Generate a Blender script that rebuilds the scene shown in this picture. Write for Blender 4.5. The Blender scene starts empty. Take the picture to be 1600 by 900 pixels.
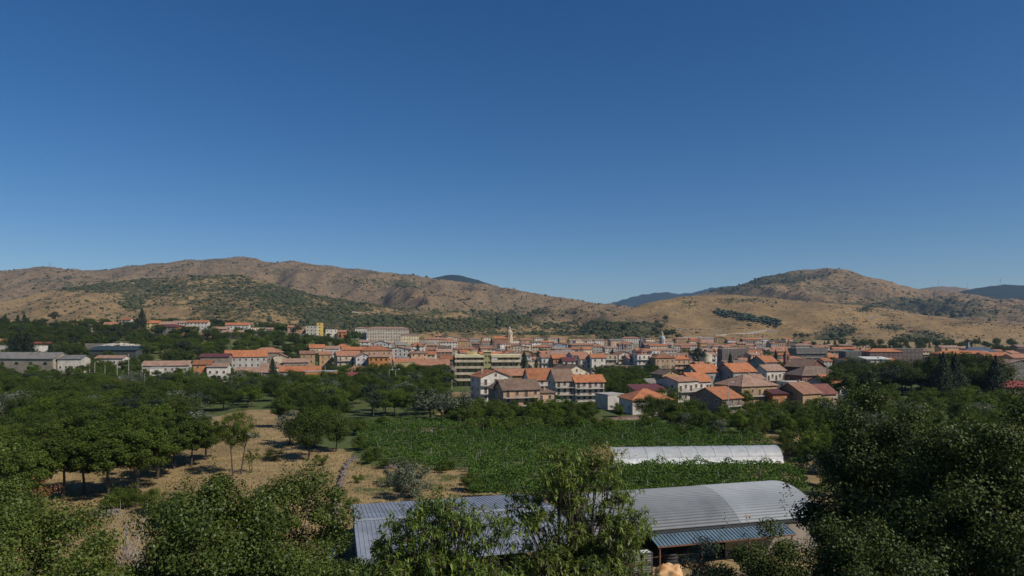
import bpy, math, random
import numpy as np
from mathutils import noise as mnoise, Vector

random.seed(7); rng = np.random.default_rng(7)
F = 1066.667; HZ = 520.0; CAMZ = 26.0
R = math.radians
scn = bpy.context.scene
col = scn.collection

# ------------------------------------------------------------------ camera, sky, sun, exposure
cam_d = bpy.data.cameras.new('camera'); cam = bpy.data.objects.new('camera', cam_d); col.objects.link(cam)
cam_d.sensor_width = 36; cam_d.lens = 24; cam_d.shift_y = (450 - HZ) / 1600 * -1
cam.location = (0, 0, CAMZ); cam.rotation_euler = (R(90), 0, 0)
cam_d.clip_start = 0.3; cam_d.clip_end = 40000
scn.camera = cam
SUN_EL = 43.0; SUN_AZ = 121.0            # azimuth clockwise from +Y: sun behind the camera, to its right
world = bpy.data.worlds.new('World'); scn.world = world; world.use_nodes = True
wn = world.node_tree; wn.nodes.clear()
sky = wn.nodes.new('ShaderNodeTexSky'); sky.sky_type = 'NISHITA'; sky.sun_disc = False
sky.sun_elevation = R(SUN_EL); sky.sun_rotation = R(SUN_AZ)
sky.altitude = 1200; sky.air_density = 1.0; sky.dust_density = 0.7; sky.ozone_density = 3.5
bg = wn.nodes.new('ShaderNodeBackground'); bg.inputs['Strength'].default_value = 0.086
wo = wn.nodes.new('ShaderNodeOutputWorld')
hs = wn.nodes.new('ShaderNodeHueSaturation'); hs.inputs['Saturation'].default_value = 1.32; hs.inputs['Hue'].default_value = 0.505
wn.links.new(sky.outputs[0], hs.inputs['Color']); wn.links.new(hs.outputs[0], bg.inputs[0]); wn.links.new(bg.outputs[0], wo.inputs[0])
sd = bpy.data.lights.new('sun', 'SUN'); sd.energy = 5.0; sd.angle = R(0.5); sd.color = (1.0, 0.92, 0.80)
so = bpy.data.objects.new('sun', sd); col.objects.link(so)
sv = Vector((math.sin(R(SUN_AZ)) * math.cos(R(SUN_EL)), math.cos(R(SUN_AZ)) * math.cos(R(SUN_EL)), math.sin(R(SUN_EL))))
so.rotation_euler = sv.to_track_quat('Z', 'Y').to_euler(); so.location = (60, -60, 120)
scn.view_settings.view_transform = 'Standard'; scn.view_settings.look = 'None'
scn.view_settings.exposure = -0.15; scn.view_settings.gamma = 1.0; scn.view_settings.use_curve_mapping = False
scn.render.engine = 'CYCLES'
cy = scn.cycles
cy.max_bounces = 5; cy.diffuse_bounces = 2; cy.glossy_bounces = 2; cy.transmission_bounces = 3
cy.volume_bounces = 0; cy.transparent_max_bounces = 4; cy.caustics_reflective = False; cy.caustics_refractive = False

# ------------------------------------------------------------------ small helpers
def sm(a, b, x):
    t = min(1.0, max(0.0, (x - a) / (b - a))); return t * t * (3 - 2 * t)
def itp(x, xs, ys): return float(np.interp(x, xs, ys))
def n2(x, y, s=1.0, o=0.0): return mnoise.noise(Vector((x * s + o, y * s - o, o * 0.7)))
def fbm(x, y, s, o=0.0, oct=4):
    a = 0.0; w = 1.0; t = 0
    for i in range(oct):
        a += w * mnoise.noise(Vector((x * s + o, y * s + o * 1.7, o))); t += w; w *= 0.5; s *= 2.1
    return a / t
def gz(X, Y):
    px = 800 + X / max(Y, 12.0) * F
    z = 13.0 * (1 - sm(22, 66, Y))
    side = itp(px, [-400, 350, 500, 620, 750, 900, 1250, 2000], [31, 29, 20, 10, 3, 2, 1, 3])
    st = itp(px, [300, 600], [330, 430])
    z += side * sm(st, 720, Y) + 11 * sm(640, 1250, Y)
    if 66 < Y < 420: z += 0.5 * n2(X, Y, 0.02, 3.1) * sm(66, 120, Y)
    return z
def at(px, Y, dz=0.0):
    X = (px - 800) / F * Y; return (X, Y, gz(X, Y) + dz)
def Dground(py):                              # distance at which flat low ground shows at this picture height
    return CAMZ * F / (py - HZ)

NM = {}
def obj(name, me, parent=None, loc=None, rz=None):
    o = bpy.data.objects.new(name, me); col.objects.link(o)
    if parent: o.parent = parent
    if loc is not None: o.location = loc
    if rz is not None: o.rotation_euler = (0, 0, rz)
    return o
def tag(o, label=None, cat=None, group=None, kind=None):
    if label: o['label'] = label
    if cat: o['category'] = cat
    if group: o['group'] = group
    if kind: o['kind'] = kind
    return o
def thing(name, label, cat, loc=(0, 0, 0), rz=0.0, group=None):
    o = bpy.data.objects.new(name, None); col.objects.link(o)
    o.location = loc; o.rotation_euler = (0, 0, rz); o.empty_display_size = 0.5
    return tag(o, label, cat, group)

class MB:
    def __init__(s): s.v = []; s.f = []; s.m = []
    def add(s, vs, fs, m=0):
        b = len(s.v); s.v += [tuple(p) for p in vs]
        for f in fs: s.f.append(tuple(b + i for i in f)); s.m.append(m)
    def box(s, x0, x1, y0, y1, z0, z1, m=0):
        s.add([(x0, y0, z0), (x1, y0, z0), (x1, y1, z0), (x0, y1, z0), (x0, y0, z1), (x1, y0, z1), (x1, y1, z1), (x0, y1, z1)],
              [(0, 3, 2, 1), (4, 5, 6, 7), (0, 1, 5, 4), (1, 2, 6, 5), (2, 3, 7, 6), (3, 0, 4, 7)], m)
    def prism_x(s, prof, x0, x1, m=0):           # prof: list of (y,z) counter-clockwise seen from +x
        n = len(prof); vs = [(x0, y, z) for y, z in prof] + [(x1, y, z) for y, z in prof]
        fs = [tuple(range(n - 1, -1, -1)), tuple(range(n, 2 * n))]
        for i in range(n):
            j = (i + 1) % n; fs.append((i, j, n + j, n + i))
        s.add(vs, fs, m)
    def prism_y(s, prof, y0, y1, m=0):           # prof: list of (x,z)
        n = len(prof); vs = [(x, y0, z) for x, z in prof] + [(x, y1, z) for x, z in prof]
        fs = [tuple(range(n)), tuple(range(2 * n - 1, n - 1, -1))]
        for i in range(n):
            j = (i + 1) % n; fs.append((j, i, n + i, n + j))
        s.add(vs, fs, m)
    def tube(s, pts, rad, n=6, m=0):
        pts = [Vector(p) for p in pts]; b = len(s.v); k = len(pts)
        for i, p in enumerate(pts):
            d = (pts[min(i + 1, k - 1)] - pts[max(i - 1, 0)])
            if d.length < 1e-6: d = Vector((0, 0, 1))
            d.normalize()
            a = d.orthogonal() if abs(d.z) < 0.95 else Vector((1, 0, 0)).cross(d)
            a.normalize(); c = d.cross(a)
            r = rad[i] if hasattr(rad, '__len__') else rad
            for j in range(n):
                t = 2 * math.pi * j / n; q = p + a * (r * math.cos(t)) + c * (r * math.sin(t)); s.v.append(tuple(q))
        for i in range(k - 1):
            for j in range(n):
                j2 = (j + 1) % n; s.f.append((b + i * n + j, b + i * n + j2, b + (i + 1) * n + j2, b + (i + 1) * n + j)); s.m.append(m)
        s.f.append(tuple(b + j for j in range(n - 1, -1, -1))); s.m.append(m)
        s.f.append(tuple(b + (k - 1) * n + j for j in range(n))); s.m.append(m)
    def mesh(s, name, mats, smooth=False):
        me = bpy.data.meshes.new(name); me.from_pydata(s.v, [], s.f)
        for mt in (mats if isinstance(mats, (list, tuple)) else [mats]): me.materials.append(mt)
        if len(me.materials) > 1: me.polygons.foreach_set('material_index', s.m)
        if smooth: me.polygons.foreach_set('use_smooth', [True] * len(me.polygons))
        me.update(); return me
    def build(s, name, mats, parent=None, loc=None, rz=None, smooth=False):
        return obj(name, s.mesh(name, mats, smooth), parent, loc, rz)

def np_mesh(name, V, Fc, mat, smooth=False):      # Fc: (n,k) array of equal-sized faces
    me = bpy.data.meshes.new(name); n, k = Fc.shape
    me.vertices.add(len(V)); me.vertices.foreach_set('co', np.ascontiguousarray(V, dtype=np.float32).ravel())
    me.loops.add(n * k); me.loops.foreach_set('vertex_index', np.ascontiguousarray(Fc, dtype=np.int32).ravel())
    me.polygons.add(n); me.polygons.foreach_set('loop_start', np.arange(0, n * k, k, dtype=np.int32))
    try: me.polygons.foreach_set('loop_total', np.full(n, k, dtype=np.int32))
    except Exception: pass
    me.materials.append(mat)
    if smooth: me.polygons.foreach_set('use_smooth', np.ones(n, dtype=bool))
    me.update(calc_edges=True); return me

# ------------------------------------------------------------------ materials
MT = {}
def newmat(key):
    m = bpy.data.materials.new(key); m.use_nodes = True; nt = m.node_tree; nt.nodes.clear()
    out = nt.nodes.new('ShaderNodeOutputMaterial'); return m, nt, out
def N(nt, t, **kw):
    n = nt.nodes.new(t)
    for k, v in kw.items():
        if k.startswith('i_'):
            key = k[2:]; key = int(key) if key.isdigit() else key.replace('_', ' ')
            n.inputs[key].default_value = v
        else: setattr(n, k, v)
    return n
def L(nt, a, b): nt.links.new(a, b)
def ramp(nt, fac, stops):
    r = N(nt, 'ShaderNodeValToRGB'); e = r.color_ramp.elements
    while len(e) > len(stops): e.remove(e[-1])
    while len(e) < len(stops): e.new(0.5)
    for i, (p, c) in enumerate(stops): e[i].position = p; e[i].color = (*c, 1) if len(c) == 3 else c
    L(nt, fac, r.inputs[0]); return r.outputs[0]
def mix(nt, fac, a, b, mode='MIX'):
    n = N(nt, 'ShaderNodeMix', data_type='RGBA', blend_type=mode)
    for s, v in ((0, fac), (6, a), (7, b)):
        if hasattr(v, 'links') or hasattr(v, 'is_linked'): L(nt, v, n.inputs[s])
        elif s == 0: n.inputs[0].default_value = v
        else: n.inputs[s].default_value = (*v, 1)
    return n.outputs[2]
def noise(nt, vec, scale, det=4, rough=0.55, out='Fac'):
    n = N(nt, 'ShaderNodeTexNoise'); n.inputs['Scale'].default_value = scale; n.inputs['Detail'].default_value = det
    n.inputs['Roughness'].default_value = rough
    if vec is not None: L(nt, vec, n.inputs['Vector'])
    return n.outputs[out]
def mth(nt, op, a, b=0.0, clamp=False):
    n = N(nt, 'ShaderNodeMath', operation=op, use_clamp=clamp)
    for i, v in enumerate((a, b)):
        if hasattr(v, 'is_linked'): L(nt, v, n.inputs[i])
        else: n.inputs[i].default_value = v
    return n.outputs[0]

def wallmat(c, rough=0.9, var=0.12):
    k = ('w', tuple(c), var)
    if k in MT: return MT[k]
    m, nt, out = newmat('plaster'); p = N(nt, 'ShaderNodeBsdfPrincipled', i_Roughness=rough)
    tc = N(nt, 'ShaderNodeTexCoord'); ob = tc.outputs['Object']
    a = noise(nt, ob, 0.35, 5); b = noise(nt, ob, 2.2, 3)
    d = tuple(x * (1 - 2.6 * var) for x in c); e = tuple(min(0.9, x * (1 + var)) for x in c)
    c1 = ramp(nt, a, [(0.3, d), (0.62, e)])
    c2 = mix(nt, mth(nt, 'MULTIPLY', b, 0.3), c1, tuple(x * 0.6 for x in c))
    oi = N(nt, 'ShaderNodeObjectInfo'); c2 = mix(nt, 1.0, c2, ramp(nt, oi.outputs['Random'], [(0, (.80, .78, .74)), (.5, (.97, .95, .92)), (1, (1, 1, 1))]), 'MULTIPLY')
    L(nt, c2, p.inputs['Base Color']); L(nt, p.outputs[0], out.inputs[0]); MT[k] = m; return m
def roofmat(c, axis=0):
    k = ('r', tuple(c))
    if k in MT: return MT[k]
    m, nt, out = newmat('roof_tiles'); p = N(nt, 'ShaderNodeBsdfPrincipled', i_Roughness=0.9)
    tc = N(nt, 'ShaderNodeTexCoord'); ob = tc.outputs['Object']
    vor = N(nt, 'ShaderNodeTexVoronoi'); vor.inputs['Scale'].default_value = 2.2; L(nt, ob, vor.inputs['Vector'])
    a = noise(nt, ob, 0.5, 5, 0.6)
    sep = N(nt, 'ShaderNodeSeparateColor'); L(nt, vor.outputs['Color'], sep.inputs[0])
    c1 = ramp(nt, a, [(0.28, tuple(x * 0.55 for x in c)), (0.5, c), (0.72, (min(.8, c[0] * 1.15), c[1] * 1.3, c[2] * 1.4))])
    c2 = mix(nt, mth(nt, 'MULTIPLY', sep.outputs[0], 0.45), c1, (c[0] * 0.5, c[1] * 0.5, c[2] * 0.5))
    oi = N(nt, 'ShaderNodeObjectInfo'); c2 = mix(nt, 1.0, c2, ramp(nt, oi.outputs['Random'], [(0, (.55, .62, .68)), (.35, (.82, .85, .88)), (.7, (1, 1, 1)), (1, (1.0, 1.0, 1.0))]), 'MULTIPLY')
    wv = N(nt, 'ShaderNodeTexWave', bands_direction='DIAGONAL'); wv.inputs['Scale'].default_value = 0.9; wv.inputs['Distortion'].default_value = 1.0
    L(nt, ob, wv.inputs['Vector'])
    bp = N(nt, 'ShaderNodeBump'); bp.inputs['Strength'].default_value = 0.5; bp.inputs['Distance'].default_value = 0.06
    L(nt, wv.outputs['Fac'], bp.inputs['Height']); L(nt, bp.outputs[0], p.inputs['Normal'])
    L(nt, c2, p.inputs['Base Color']); L(nt, p.outputs[0], out.inputs[0]); MT[k] = m; return m
def plain(key, c, rough=0.7, metal=0.0, spec=0.5):
    k = ('p', key)
    if k in MT: return MT[k]
    m, nt, out = newmat(key); p = N(nt, 'ShaderNodeBsdfPrincipled', i_Roughness=rough, i_Metallic=metal)
    tc = N(nt, 'ShaderNodeTexCoord'); a = noise(nt, tc.outputs['Object'], 1.7, 4)
    cc = ramp(nt, a, [(0.3, tuple(x * 0.75 for x in c)), (0.7, tuple(min(1, x * 1.15) for x in c))])
    L(nt, cc, p.inputs['Base Color']); p.inputs['Specular IOR Level'].default_value = spec
    L(nt, p.outputs[0], out.inputs[0]); MT[k] = m; return m
def leafmat(key, c, c2=None, rough=0.45, trans=0.25, spec=0.4, var=0.5, objvar=0.35):
    k = ('l', key)
    if k in MT: return MT[k]
    c2 = c2 or (c[0] * 1.9, c[1] * 1.6, c[2] * 1.2)
    m, nt, out = newmat(key); p = N(nt, 'ShaderNodeBsdfPrincipled', i_Roughness=rough)
    p.inputs['Specular IOR Level'].default_value = spec
    g = N(nt, 'ShaderNodeNewGeometry'); oi = N(nt, 'ShaderNodeObjectInfo'); tc = N(nt, 'ShaderNodeTexCoord')
    big = noise(nt, tc.outputs['Object'], 0.45, 2)
    f = mth(nt, 'ADD', mth(nt, 'MULTIPLY', g.outputs['Random Per Island'], var), mth(nt, 'MULTIPLY', big, 0.5))
    f = mth(nt, 'ADD', f, mth(nt, 'MULTIPLY', oi.outputs['Random'], objvar))
    cc = ramp(nt, f, [(0.15, tuple(x * 0.55 for x in c)), (0.5, c), (1.05, c2)])
    L(nt, cc, p.inputs['Base Color'])
    tr = N(nt, 'ShaderNodeBsdfTranslucent'); tcol = mix(nt, 0.5, cc, (c2[0] * 1.3, c2[1] * 1.3, c2[2] * 0.6)); L(nt, tcol, tr.inputs[0])
    ms = N(nt, 'ShaderNodeMixShader', i_0=trans); L(nt, p.outputs[0], ms.inputs[1]); L(nt, tr.outputs[0], ms.inputs[2])
    L(nt, ms.outputs[0], out.inputs[0]); MT[k] = m; return m

M_bark = plain('bark', (0.075, 0.055, 0.04), 0.95)
M_barkpale = plain('bark_pale', (0.30, 0.26, 0.22), 0.95)
M_oak = leafmat('oak_leaves', (0.044, 0.064, 0.011), (0.092, 0.118, 0.022), .6, .22, .15, var=.22)
M_oak2 = leafmat('downy_oak_leaves', (0.060, 0.088, 0.012), (0.125, 0.162, 0.025), .6, .25, .15, var=.22)
M_bright = leafmat('bright_leaves', (0.070, 0.112, 0.010), (0.13, 0.18, 0.02), .6, .28, .15, var=.22)
M_olive = leafmat('olive_leaves', (0.075, 0.090, 0.050), (0.15, 0.17, 0.11), 0.55)
M_pine = leafmat('pine_needles', (0.016, 0.032, 0.014), (0.035, 0.055, 0.02), 0.7, 0.1)
M_cyp = leafmat('cypress_leaves', (0.015, 0.028, 0.010), (0.03, 0.05, 0.016), 0.7, 0.08)
M_vine = leafmat('vine_leaves', (0.046, 0.094, 0.012), (0.11, 0.19, 0.028), 0.6, 0.25, .2, var=.45)
M_broom = leafmat('broom_leaves', (0.085, 0.105, 0.060), (0.16, 0.18, 0.11), 0.6, 0.2)
M_chest = leafmat('chestnut_leaves', (0.045, 0.076, 0.012), (0.14, 0.18, 0.03), 0.5, 0.3, 0.35, var=0.75)
M_chesty = leafmat('young_chestnut_leaves', (0.055, 0.10, 0.014), (0.17, 0.22, 0.028), 0.5, 0.3, 0.35, var=0.8)
M_foak = leafmat('glossy_oak_leaves', (0.040, 0.064, 0.010), (0.115, 0.150, 0.028), 0.5, 0.22, 0.28, var=0.6)
M_dark = leafmat('dark_leaves', (0.026, 0.042, 0.009), (0.078, 0.100, 0.022), 0.55, 0.15, 0.22, var=0.7)
M_red = leafmat('dying_leaves', (0.20, 0.07, 0.03), (0.34, 0.16, 0.08), 0.7, 0.2)
M_scrub = leafmat('scrub_leaves', (0.040, 0.050, 0.020), (0.085, 0.085, 0.038), 0.9, 0.0, 0.05)
M_pal = leafmat('chestnut_catkins', (0.30, 0.24, 0.09), (0.45, 0.36, 0.16), 0.7, 0.3)

# ground and hills share one builder
def landmat(key, cols, s=1.0, green=None, speck=0.55):
    m, nt, out = newmat(key); p = N(nt, 'ShaderNodeBsdfPrincipled', i_Roughness=0.95)
    p.inputs['Specular IOR Level'].default_value = 0.1
    g = N(nt, 'ShaderNodeNewGeometry'); P = g.outputs['Position']
    a = noise(nt, P, 0.006 * s, 6, 0.6); b = noise(nt, P, 0.05 * s, 5, 0.65); c = noise(nt, P, 0.35 * s, 4, 0.7)
    base = ramp(nt, a, [(0.36, cols[0]), (0.50, cols[1]), (0.66, cols[2])])
    base = mix(nt, ramp(nt, b, [(0.42, (0, 0, 0)), (0.68, (0.75,) * 3)]), base, cols[3])
    base = mix(nt, ramp(nt, c, [(0.5, (0, 0, 0)), (0.66, (speck,) * 3)]), base, tuple(x * 0.45 for x in cols[3]))
    at_ = N(nt, 'ShaderNodeAttribute', attribute_name='green')
    gg = mth(nt, 'ADD', at_.outputs['Fac'], mth(nt, 'MULTIPLY', mth(nt, 'SUBTRACT', b, 0.5), 1.6))
    gr = ramp(nt, gg, [(0.42, (0, 0, 0)), (0.62, (0.9,) * 3)])
    gc = mix(nt, c, green or (0.050, 0.056, 0.024), tuple(x * 1.5 for x in (green or (0.060, 0.058, 0.028))))
    fin = mix(nt, gr, base, gc)
    at2 = N(nt, 'ShaderNodeAttribute', attribute_name='bare')
    fin = mix(nt, ramp(nt, mth(nt, 'ADD', at2.outputs['Fac'], mth(nt, 'MULTIPLY', mth(nt, 'SUBTRACT', b, 0.5), 0.5)), [(0.4, (0, 0, 0)), (0.6, (1, 1, 1))]), fin,
              mix(nt, b, (0.16, 0.14, 0.12), (0.24, 0.20, 0.16)))
    if key.startswith('hill'): fin = mix(nt, 1.0, fin, (0.84, 0.82, 0.78), 'MULTIPLY')
    bp = N(nt, 'ShaderNodeBump'); bp.inputs['Strength'].default_value = 0.6; bp.inputs['Distance'].default_value = 0.6 / s
    L(nt, c, bp.inputs['Height']); L(nt, bp.outputs[0], p.inputs['Normal'])
    L(nt, fin, p.inputs['Base Color']); L(nt, p.outputs[0], out.inputs[0]); return m

# ------------------------------------------------------------------ ground sheet
def inpoly(x, y, poly):
    c = False; j = len(poly) - 1
    for i in range(len(poly)):
        xi, yi = poly[i]; xj, yj = poly[j]
        if (yi > y) != (yj > y) and x < (xj - xi) * (y - yi) / (yj - yi) + xi: c = not c
        j = i
    return c
FIELD = [(-100, 700), (60, 672), (250, 700), (300, 660), (385, 640), (470, 640), (470, 700), (545, 705), (560, 725), (740, 730), (740, 800), (500, 1300), (-300, 1300)]
def land_cover(px, Y, z):
    py = HZ + (CAMZ - z) * F / max(Y, 20)
    if Y < 60: return 0.6, 0.0
    if 690 < px < 745 and 190 < Y < 300: return 0.25, 0.2
    if 1165 < px < 1300 and 118 < Y < 176: return 0.1, 0.35
    if Y < 260:
        if inpoly(px, py, FIELD):
            if px > 545 and py < 820: return 0.42, 0.0
            return 0.05 if py < 775 else 0.3, 0.0
        if py > 770: return 0.2, 0.4
        return 0.85, 0.0
    if Y < 430: return 0.75, 0.1
    if Y > 600 and px > 1270: return 0.1, 0.0
    if Y < 1030 and 560 < px < 1700: return 0.45, 0.55
    if px < 240 and Y > 690: return 0.15, 0.0
    return 0.66, 0.0
Ds = list(np.concatenate([np.linspace(-60, 60, 13)[:-1], np.linspace(60, 460, 115), np.geomspace(470, 1300, 50), np.geomspace(1400, 15000, 16)]))
ts = np.linspace(-1.6, 1.6, 321)
V = []; G = []; B = []
for D in Ds:
    for t in ts:
        s = D + 30 if D > 0 else 30 - D * 0.3
        X = t * s * 1.0; z = gz(X, D); V.append((X, D, z))
        g, b = land_cover(800 + X / max(D, 12) * F, D, z); G.append(g); B.append(b)
nx = len(ts); ny = len(Ds)
idx = np.arange(nx * ny).reshape(ny, nx)
Fc = np.stack([idx[:-1, :-1].ravel(), idx[:-1, 1:].ravel(), idx[1:, 1:].ravel(), idx[1:, :-1].ravel()], 1)
GRASS = [(0.27, 0.195, 0.095), (0.34, 0.25, 0.125), (0.21, 0.155, 0.08), (0.15, 0.11, 0.06)]
M_ground = landmat('dry_grass_ground', GRASS, s=4.0, green=(0.045, 0.07, 0.022), speck=0.35)
def land_attr(me, G, B):
    for nm, arr in (('green', G), ('bare', B)):
        a = me.attributes.new(nm, 'FLOAT', 'POINT'); a.data.foreach_set('value', np.array(arr, dtype=np.float32))
me = np_mesh('ground', np.array(V), Fc, M_ground, True); land_attr(me, G, B)
tag(obj('ground', me), kind='structure')

# ------------------------------------------------------------------ hills
ICO = None
def ico_template():
    t = (1 + 5 ** 0.5) / 2
    v = np.array([(-1, t, 0), (1, t, 0), (-1, -t, 0), (1, -t, 0), (0, -1, t), (0, 1, t), (0, -1, -t), (0, 1, -t), (t, 0, -1), (t, 0, 1), (-t, 0, -1), (-t, 0, 1)], float)
    v /= np.linalg.norm(v[0])
    f = np.array([(0, 11, 5), (0, 5, 1), (0, 1, 7), (0, 7, 10), (0, 10, 11), (1, 5, 9), (5, 11, 4), (11, 10, 2), (10, 7, 6), (7, 1, 8), (3, 9, 4), (3, 4, 2), (3, 2, 6), (3, 6, 8), (3, 8, 9), (4, 9, 5), (2, 4, 11), (6, 2, 10), (8, 6, 7), (9, 8, 1)])
    return v, f
IV, IF = ico_template()
def blobs(name, pts, rads, mat):
    n = len(pts)
    if n == 0: return None
    P = np.array(pts)[:, None, :]; r = np.array(rads)[:, None, None]
    jit = 1 + rng.uniform(-0.35, 0.35, (n, 12, 1))
    sc = np.stack([rng.uniform(.8, 1.5, n), rng.uniform(.8, 1.3, n), rng.uniform(.6, 1.0, n)], 1)[:, None, :]
    V = (IV[None] * jit * sc * r + P).reshape(-1, 3)
    Fx = (IF[None] + (np.arange(n) * 12)[:, None, None]).reshape(-1, 3)
    return np_mesh(name, V, Fx, mat)

class Hill:
    def __init__(s, crest, Df, Dc, foot, mat, nu=260, nv=70, amp=20, amp2=4, back=600, gpow=1.0, green=None, seed=0, dcv=0.0, foots=None, nscale=1.0):
        s.px0 = crest[0][0]; s.px1 = crest[-1][0]; s.cx = [c[0] for c in crest]; s.cy = [c[1] for c in crest]
        s.Df = Df; s.Dc = Dc; s.foot = foot; s.gp = gpow; s.seed = seed; s.amp = amp; s.amp2 = amp2; s.dcv = dcv; s.ns = nscale
        V = []; G = []; B = []; vs = [-1] + [i / nv for i in range(nv + 1)] + [1.05, 1.15, 1.4]
        for v in vs:
            for i in range(nu + 1):
                px = s.px0 + (s.px1 - s.px0) * i / nu
                if v < 0:
                    p, py = s.point(px, 0.0, back); q = (s.Df - 40) / s.Df; p = (p[0] * q, p[1] * q, -30.0)
                else: p, py = s.point(px, v, back)
                V.append(p)
                G.append(green(px, py, p) if green else 0.3); B.append(0.0)
        nx = nu + 1; ny = len(vs); idx = np.arange(nx * ny).reshape(ny, nx)
        Fc = np.stack([idx[:-1, :-1].ravel(), idx[:-1, 1:].ravel(), idx[1:, 1:].ravel(), idx[1:, :-1].ravel()], 1)
        me = np_mesh('hill', np.array(V), Fc, mat, True); land_attr(me, G, B)
        s.o = tag(obj('hill', me), kind='structure')
    def crest_y(s, px):
        y = float(np.interp(px, s.cx, s.cy))
        y = (float(np.interp(px - 9, s.cx, s.cy)) + float(np.interp(px + 9, s.cx, s.cy)) + y) / 3
        return y
    def point(s, px, v, back=600):
        Dc = s.Dc * (1 + s.dcv * n2(px, 0, 0.006, s.seed + 5.5)); vv = min(v, 1.0)
        D = s.Df + (Dc - s.Df) * vv
        g = 1 - (1 - vv) ** s.gp
        py = s.foot + (s.crest_y(px) - s.foot) * g
        z = CAMZ + (HZ - py) / F * D; X = (px - 800) / F * D
        k = (4 * vv * (1 - vv)) ** 0.7 if vv < 1 else 0.0
        r = 1 - abs(fbm(X, D * 0.6, 0.0022 * s.ns, s.seed, 4)) * 3.2
        z += s.amp * k * (r - 0.35) + s.amp2 * fbm(X, D, 0.012 * s.ns, s.seed + 9, 4)
        if v > 1: D = Dc + back * (v - 1); X = (px - 800) / F * D; z -= (v - 1) * 3.0 * back * 0.25
        return (X, D, z), HZ - (z - CAMZ) * F / D
    def find(s, px, py):
        lo, hi = 0.0, 1.0; best = None
        for i in range(41):
            v = i / 40; p, y = s.point(px, v)
            if best is None or abs(y - py) < best[0]: best = (abs(y - py), v, p)
        return best[2], best[1]

def gauss(px, py, L_):
    t = 0.0
    for cx, cy, rx, ry, a in L_:
        d = ((px - cx) / rx) ** 2 + ((py - cy) / ry) ** 2
        if d < 4: t += a * math.exp(-d)
    return t
BROWN = [(0.235, 0.162, 0.092), (0.275, 0.192, 0.115), (0.185, 0.142, 0.088), (0.105, 0.09, 0.06)]
YEL = [(0.27, 0.185, 0.09), (0.33, 0.23, 0.115), (0.23, 0.16, 0.08), (0.15, 0.115, 0.062)]
M_hb = landmat('hill_brown', BROWN, s=1.3, speck=0.8); M_hy = landmat('hill_yellow', [(0.25, 0.17, 0.085), (0.36, 0.245, 0.115), (0.29, 0.20, 0.098), (0.15, 0.11, 0.06)], s=1.7, speck=0.6)
M_hg = landmat('hill_spur', YEL, s=1.2, speck=0.6)
FORE = [(0.020, 0.032, 0.028)] * 3 + [(0.035, 0.042, 0.036)]  # dark forest, with some blue of the distance haze put into the colour
M_hf = landmat('hill_forest_hazed', FORE, s=0.5, green=(0.016, 0.028, 0.024), speck=0.4)

gA = lambda px, py, p: 0.30 + 0.35 * gauss(px, py, [(630, 444, 26, 5, 1.6), (430, 425, 20, 6, .8), (250, 450, 160, 14, .6), (820, 490, 90, 10, .8), (560, 440, 60, 6, .7), (680, 492, 90, 6, 1.3)])
hillA = Hill([(-160, 432), (-60, 428), (0, 424), (40, 421), (75, 418), (110, 423), (160, 423), (210, 418), (265, 409), (320, 405), (360, 403), (390, 403), (420, 411), (455, 410), (500, 413), (540, 420), (580, 422), (600, 424), (640, 431), (672, 437), (720, 443), (770, 449), (830, 460), (880, 471), (940, 480), (985, 490), (1040, 510)],
             1300, 3300, 524, M_hb, nu=330, nv=90, amp=80, amp2=15, gpow=1.15, green=gA, seed=1.3, dcv=0.12)
SPUR = [(430, 460, 40, 12, .7), (500, 490, 60, 18, .9), (600, 505, 60, 8, .8), (205, 475, 18, 14, 1.0), (280, 452, 100, 8, .4), (330, 485, 30, 9, .6), (130, 450, 90, 5, .6), (700, 510, 60, 6, .9), (800, 500, 80, 9, .9)]
FLD = [(60, 470, 90, 14, 1.0), (120, 488, 120, 12, .9), (20, 480, 80, 20, .8), (262, 488, 40, 6, .6), (500, 478, 26, 6, .5), (560, 490, 60, 4, .5), (740, 496, 60, 6, .6), (450, 500, 30, 8, .4)]
gS = lambda px, py, p: 0.47 + 0.5 * gauss(px, py, SPUR) - 0.6 * gauss(px, py, FLD)
hillS = Hill([(-160, 480), (-40, 474), (40, 462), (120, 450), (200, 440), (280, 432), (340, 430), (385, 431), (430, 444), (480, 458), (540, 470), (600, 482), (660, 490), (720, 494), (800, 498), (870, 506), (930, 520)],
             1130, 2050, 523, M_hg, nu=300, nv=80, amp=36, amp2=9, gpow=1.1, green=gS, seed=4.1, dcv=0.15)
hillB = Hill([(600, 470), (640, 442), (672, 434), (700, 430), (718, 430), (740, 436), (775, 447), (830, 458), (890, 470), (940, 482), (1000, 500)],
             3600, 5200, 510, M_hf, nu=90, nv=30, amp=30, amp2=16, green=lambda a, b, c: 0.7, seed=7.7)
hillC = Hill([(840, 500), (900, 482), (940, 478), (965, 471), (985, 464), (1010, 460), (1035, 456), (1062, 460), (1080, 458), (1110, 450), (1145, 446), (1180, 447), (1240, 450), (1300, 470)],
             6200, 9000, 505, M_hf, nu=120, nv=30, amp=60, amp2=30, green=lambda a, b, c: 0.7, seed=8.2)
gD = lambda px, py, p: 0.31 + 0.5 * gauss(px, py, [(1200, 436, 70, 8, 1.3), (1140, 452, 50, 6, 1.0), (1290, 452, 60, 7, .6), (1330, 478, 160, 7, .7), (1450, 470, 80, 9, .7), (1500, 490, 90, 8, .8), (1290, 430, 60, 5, .3)])
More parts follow.
